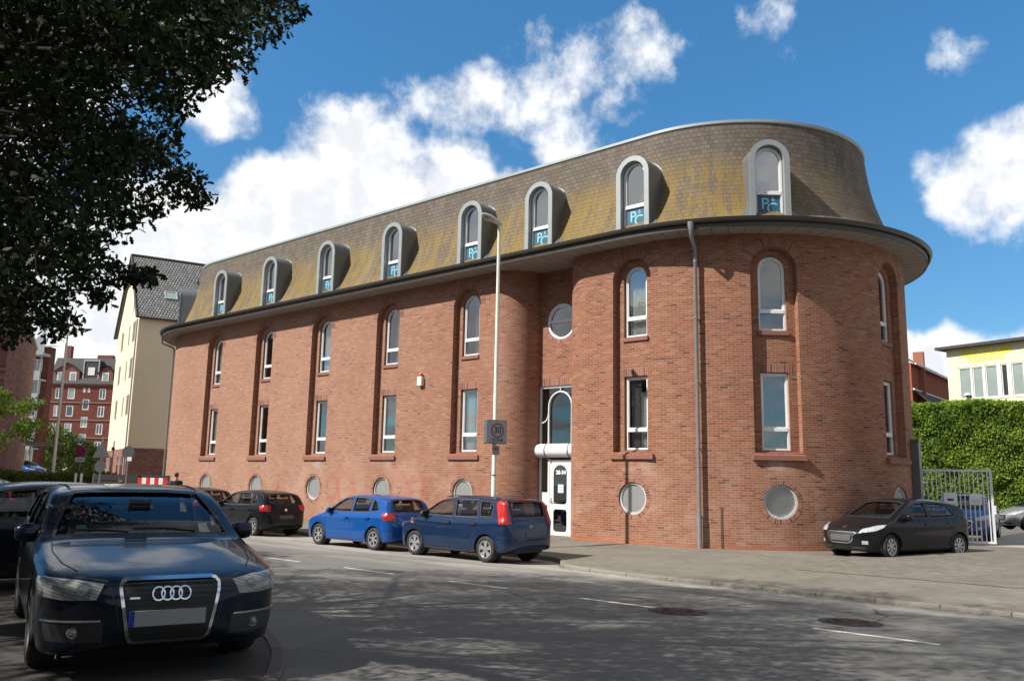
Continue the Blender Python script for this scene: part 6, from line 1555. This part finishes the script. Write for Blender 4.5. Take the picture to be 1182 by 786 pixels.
while len(cents) < 620 and tries < 60000:
    tries += 1
    d = rng.normal(size=3); d /= np.linalg.norm(d); rr_ = rng.uniform(.35, 1)**.45
    c = OAKC + d*OAKR*rr_
    if c[2] < 2.9: continue
    px, py, zz = sproj(c[None]); px, py, zz = px[0], py[0], zz[0]; r_ = rng.uniform(.38, .72)
    if zz > .5:
        rp = r_*976/zz*.80
        infr = -60 < px < 1250 and py > -80
        if infr:
            ok = all(inpoly((px + rp*math.cos(a), py + rp*.7*math.sin(a)), POLY) for a in np.arange(0, 6.28, .785))
            if not ok:
                r_ = .24; rp = r_*976/zz*.85
                if not all(inpoly((px + rp*math.cos(a), py + rp*.7*math.sin(a)), POLY) for a in np.arange(0, 6.28, .785)): continue
    if zz < 3.0 and zz > -3 and abs(c[0]) < 3 and c[2] < 5: continue
    cents.append(c); crad.append(r_)
n0 = len(cents); tries = 0
while len(cents) - n0 < 380 and tries < 90000:
    tries += 1
    px, py = rnd.uniform(-60, 345), rnd.uniform(-60, 395); dep = rnd.uniform(6.2, 13.5); r_ = rnd.uniform(.28, .55); rp = r_*976/dep*.72
    if not all(inpoly((px + rp*math.cos(a), py + rp*.7*math.sin(a)), POLY) for a in np.arange(0, 6.28, .785)): continue
    c = np.array(CAM) + (np.array(AF) + np.array(AR)*(px-591)/976 - np.array(AU)*(py-393)/976)*dep
    if (((c-OAKC)/(OAKR*1.25))**2).sum() > 1 or c[2] < 2.6: continue
    cents.append(c); crad.append(r_)
# sprays that finish the hanging edge of the crown
for (px, py) in POLY[2:-1]:
    pass
def spray(px, py, dep, r_):
    d = np.array(AF) + np.array(AR)*(px-591)/976 - np.array(AU)*(py-393)/976
    cents.append(np.array(CAM) + d*dep); crad.append(r_)
for (px, py, r_) in ((338, 12, .14), (322, 24, .2), (300, 34, .25), (272, 68, .26), (250, 84, .2), (232, 92, .2), (208, 120, .22), (196, 148, .2), (190, 172, .24), (212, 196, .2), (222, 212, .18), (232, 230, .16), (215, 224, .18), (192, 214, .22), (178, 238, .2), (160, 250, .18), (140, 258, .2), (112, 276, .2), (100, 296, .22), (122, 306, .17), (142, 314, .17), (160, 318, .14), (172, 317, .12), (150, 322, .12), (120, 330, .15), (114, 344, .13), (98, 318, .14), (76, 330, .2), (74, 352, .2), (78, 372, .16), (62, 384, .15), (44, 366, .2), (24, 376, .18), (8, 388, .2), (84, 308, .2), (60, 300, .24), (30, 350, .24), (50, 340, .22), (8, 350, .24), (95, 290, .22), (128, 244, .24), (90, 262, .25)):
    for q in range(2): spray(px + rnd.uniform(-5, 5), py + rnd.uniform(-4, 4), rnd.uniform(8.2, 11.0), r_)
ok_ = empty('oak_tree', (-11.8, -.6, .05), 0, 'large dark oak whose leafy crown fills the upper left corner', 'tree')
oo = np.array([-11.8, -.6, .05]); C_ = np.array(cents) - oo; CR = np.array(crad)
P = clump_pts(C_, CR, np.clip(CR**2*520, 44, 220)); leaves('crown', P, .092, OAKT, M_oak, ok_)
lm = MB(); limbs(lm, (0, 0, 0), (.3, .2, 3.6), [tuple(c) for c in C_[::3]], .34); lm.build('trunk', simple('oak_bark', (.035, .03, .024), .95, var=.35, vs=6, bump=.8, bs=18), ok_, 60)
def street_tree(x, y, h0, cz, R, nclump, per, size, label, zmin=3.5, seed=1, avoid=True, mat=M_oak, name='street_tree', group='trees lining the near side of the street', r0=.26, tmpl=SIMT, cr=(.6, 1.0), zb=.05):
    t = empty(name, (x, y, zb), 0, label, 'tree', group); cs_, rs_ = [], []; tr = 0
    while len(cs_) < nclump and tr < 20000:
        tr += 1; d = rng.normal(size=3); d /= np.linalg.norm(d); c = np.array([0, 0, cz]) + d*np.array(R)*rng.uniform(.2, 1)**.45
        if c[2] < zmin: continue
        if avoid:
            px, py, zz = sproj((c + np.array([x, y, zb]))[None])
            if zz[0] > .3 and -90 < px[0] < 1290 and py[0] > -110 - 976*.9/zz[0]*.6: continue
        cs_.append(c); rs_.append(rng.uniform(*cr))
    cs_ = np.array(cs_); P = clump_pts(cs_, rs_, [per]*len(cs_)); leaves('crown', P, size, tmpl, mat, t)
    m_ = MB(); limbs(m_, (0, 0, 0), (0, 0, h0), [tuple(c) for c in cs_[::4]], r0, seed); m_.build('trunk', M_bark, t, 60); return t
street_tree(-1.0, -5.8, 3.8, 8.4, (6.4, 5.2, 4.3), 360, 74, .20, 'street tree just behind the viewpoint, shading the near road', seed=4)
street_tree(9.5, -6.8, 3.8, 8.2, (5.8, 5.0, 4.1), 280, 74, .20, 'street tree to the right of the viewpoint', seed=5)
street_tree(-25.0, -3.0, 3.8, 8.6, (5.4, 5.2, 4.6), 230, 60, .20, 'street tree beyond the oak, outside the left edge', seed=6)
p = at(-18.2, 30); street_tree(p.x, p.y, 2.0, 3.65, (1.5, 1.5, 1.15), 60, 60, .13, 'small bright green tree at the left edge behind the parked cars', 2.4, 7, False, M_light, 'small_tree', None, .07, cr=(.25, .42), zb=-.1)
for (lat, dep, cz, R, lab, zb) in ((-63, 118, 5.2, (3.2, 3.2, 3.2), 'dark round tree in front of the red apartment house', -.4), (-70.5, 128, 4.5, (3.4, 3.4, 3.2), 'bushy tree at the left foot of the red apartment house', -.4), (-57.8, 116, 3.6, (2.0, 2.0, 2.4), 'smaller bushy tree by the shop awning', -.4)):
    p = at(lat, dep); street_tree(p.x, p.y, 1.6, cz, R, 70, 60, .38, lab, 1.5, 8, False, M_shrub, 'bushy_tree', 'trees before the apartment house', .15, cr=(.7, 1.1), zb=zb)
def hedge(name, o, e, n, L_, Hh, Wd, N, size, mat, label, lump=.25):
    r = empty(name, tuple(o), 0, label, 'hedge')
    f = rng.uniform(size=N); area = np.array([L_*Hh, L_*Wd, Wd*Hh, Wd*Hh]); ch_ = rng.choice(4, N, p=area/area.sum()); u = rng.uniform(0, L_, N); v = rng.uniform(0, 1, N)*Hh; w_ = -rng.uniform(0, 1, N)*Wd
    bump = lump*(np.sin(u*1.7+v*1.1)*np.sin(v*2.1-u*.6)+.6*np.sin(u*4.1+1)*np.sin(v*4.7)) + rng.uniform(-.16, .06, N)
    U = np.where(ch_ == 2, 0 - bump, np.where(ch_ == 3, L_ + bump, u)); Vv = np.where(ch_ == 1, Hh + lump*.5*np.sin(u*1.3)+rng.uniform(-.2, .12, N), v); Wn = np.where(ch_ == 0, bump, w_)
    P = U[:, None]*np.array(e) + Wn[:, None]*np.array(n) + Vv[:, None]*np.array((0, 0, 1.))
    leaves('foliage', P, size, SIMT, mat, r, .5)
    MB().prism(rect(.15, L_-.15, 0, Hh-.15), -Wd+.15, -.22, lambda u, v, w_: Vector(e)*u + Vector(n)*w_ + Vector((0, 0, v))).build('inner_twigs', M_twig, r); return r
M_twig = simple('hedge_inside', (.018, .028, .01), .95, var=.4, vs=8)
o = at(19.0, 47.2, -.05); f_ = at(34.0, 40.6, -.05); e = (f_-o).normalized(); n = Vector((e.y, -e.x, 0)); n = n if n.dot(HDIR) < 0 else -n
hedge('tall_hedge', o, e, n, (f_-o).length, 6.25, 2.0, 95000, .135, M_hedge, 'tall thick clipped green hedge filling the right edge', .16)
o = at(-36.0, 31, -.15); f_ = at(-21.6, 47.5, -.15); e = (f_-o).normalized(); n = Vector((e.y, -e.x, 0)); n = n if n.dot(HDIR) < 0 else -n
hedge('low_hedge', o, e, n, (f_-o).length, 1.7, 1.3, 26000, .13, M_shrub, 'low yellowish hedge behind the parked cars at the left', .12)
# small patrol van far off under the balcony block
van = copy_tree(cp); van['label'] = 'distant dark car under the balcony block'; van['group'] = 'cars parked on the near side'; p = at(-42.0, 74); place(van, p.x, p.y, 1.15, 20)
MBb = MB(); pl = at(-42.0, 74)
cpk = empty('car_deck', (pl.x, pl.y, -.2), 0, 'low parking deck with posts and a blue board under the balcony block', 'parking deck')
cpk_ = MB(); cpk_.add(*boxr(-3.2, 3.2, -1.6, 1.6, .1, 1.33)); cpk_.build('deck', simple('deck_blue', (.03, .12, .28), .6), cpk)
for (x, y) in ((-2.9, -1.4), (2.9, -1.4), (-2.9, 1.4), (2.9, 1.4)): MB().tube([(x, y, 1.3), (x, y, 4.1)], .08, 8).build('post', M_balc, cpk)
cr_ = MB(); cr_.add(*boxr(-3.3, 3.3, -1.8, 1.8, 4.1, 4.3)); cr_.build('canopy', M_rdark, cpk)

# dry leaves and grit caught along the kerbs
N = 2600; xs_ = rng.uniform(-16, 3, N); side_ = rng.uniform(size=N) < .55
yk = np.array([lerp_pts(KERB, x) for x in xs_]); yn = rng.uniform(3.5, 15, N)
Y = np.where(side_, yk + .02 - np.abs(rng.normal(0, .10, N)), yn); Z = np.array([road_z(y) + .006 for y in Y])
a = rng.uniform(0, 6.28, N); sz = rng.uniform(.008, .030, N); q_ = np.array([(1, 0), (.1, .5), (-1, .1), (-.1, -.5)])
V_ = np.stack([xs_[:, None] + sz[:, None]*(q_[None, :, 0]*np.cos(a)[:, None] - q_[None, :, 1]*np.sin(a)[:, None]), Y[:, None] + sz[:, None]*(q_[None, :, 0]*np.sin(a)[:, None] + q_[None, :, 1]*np.cos(a)[:, None]), Z[:, None] + rng.uniform(0, .006, (N, 4))], -1)
keep = [i for i in range(N) if Y[i] > lerp_pts(NKERB, xs_[i]) + .1]
tag(mobj('leaf_litter', raw_mesh('leaf_litter', V_[keep].reshape(-1, 3), 4), simple('dry_leaves', (.20, .14, .07), .9, var=.5, vs=30)), 'dry brown leaf scraps scattered on the road and along the kerb', 'leaf litter', kind='stuff')

# the houses across the street, behind the viewpoint (seen in window and paint reflections)
for k, (x0, wd, hh_, mt, lab) in enumerate(((-44, 17, 13.0, M_bk2, 'dark red brick house across the street, leftmost of the row'), (-27, 16, 14.5, M_cream, 'cream rendered house across the street'), (-11, 18, 13.5, M_lbk, 'brown brick house across the street, behind the viewpoint'), (7, 17, 14.0, M_bk2, 'dark red brick house across the street, rightmost of the row'))):
    r = empty('terraced_house', (x0, -15.5, .05), 0, lab, 'building', 'houses across the street'); M = lambda u, v, w_=0.: Vector((u, w_, v))
    ws = [rect(1.2+3.2*i, 2.5+3.2*i, z, z+1.8) for i in range(5) if 2.5+3.2*i < wd-.6 for z in (1.2, 4.3, 7.4, 10.4)]
    wall_uv('wall', M, rect(0, wd, 0, hh_), ws, mt, r)
    for w_ in ws: hwin(M, w_, r, M_white, M_wpane)
    quad_uv('roof', [M(0, hh_-.1, .4), M(wd, hh_-.1, .4), M(wd, hh_+4, -5), M(0, hh_+4, -5)], M_rdark, r); quad_uv('roof', [M(0, hh_+4, -5), M(wd, hh_+4, -5), M(wd, hh_, -10), M(0, hh_, -10)], M_rdark, r)
    quad_uv('back_wall', [M(0, 0, -10), M(wd, 0, -10), M(wd, hh_, -10), M(0, hh_, -10)], mt, r)
    for u in (0, wd): quad_uv('side_wall', [M(u, 0, 0), M(u, 0, -10), M(u, hh_, -10), M(u, hh_+4, -5), M(u, hh_, 0)], mt, r)
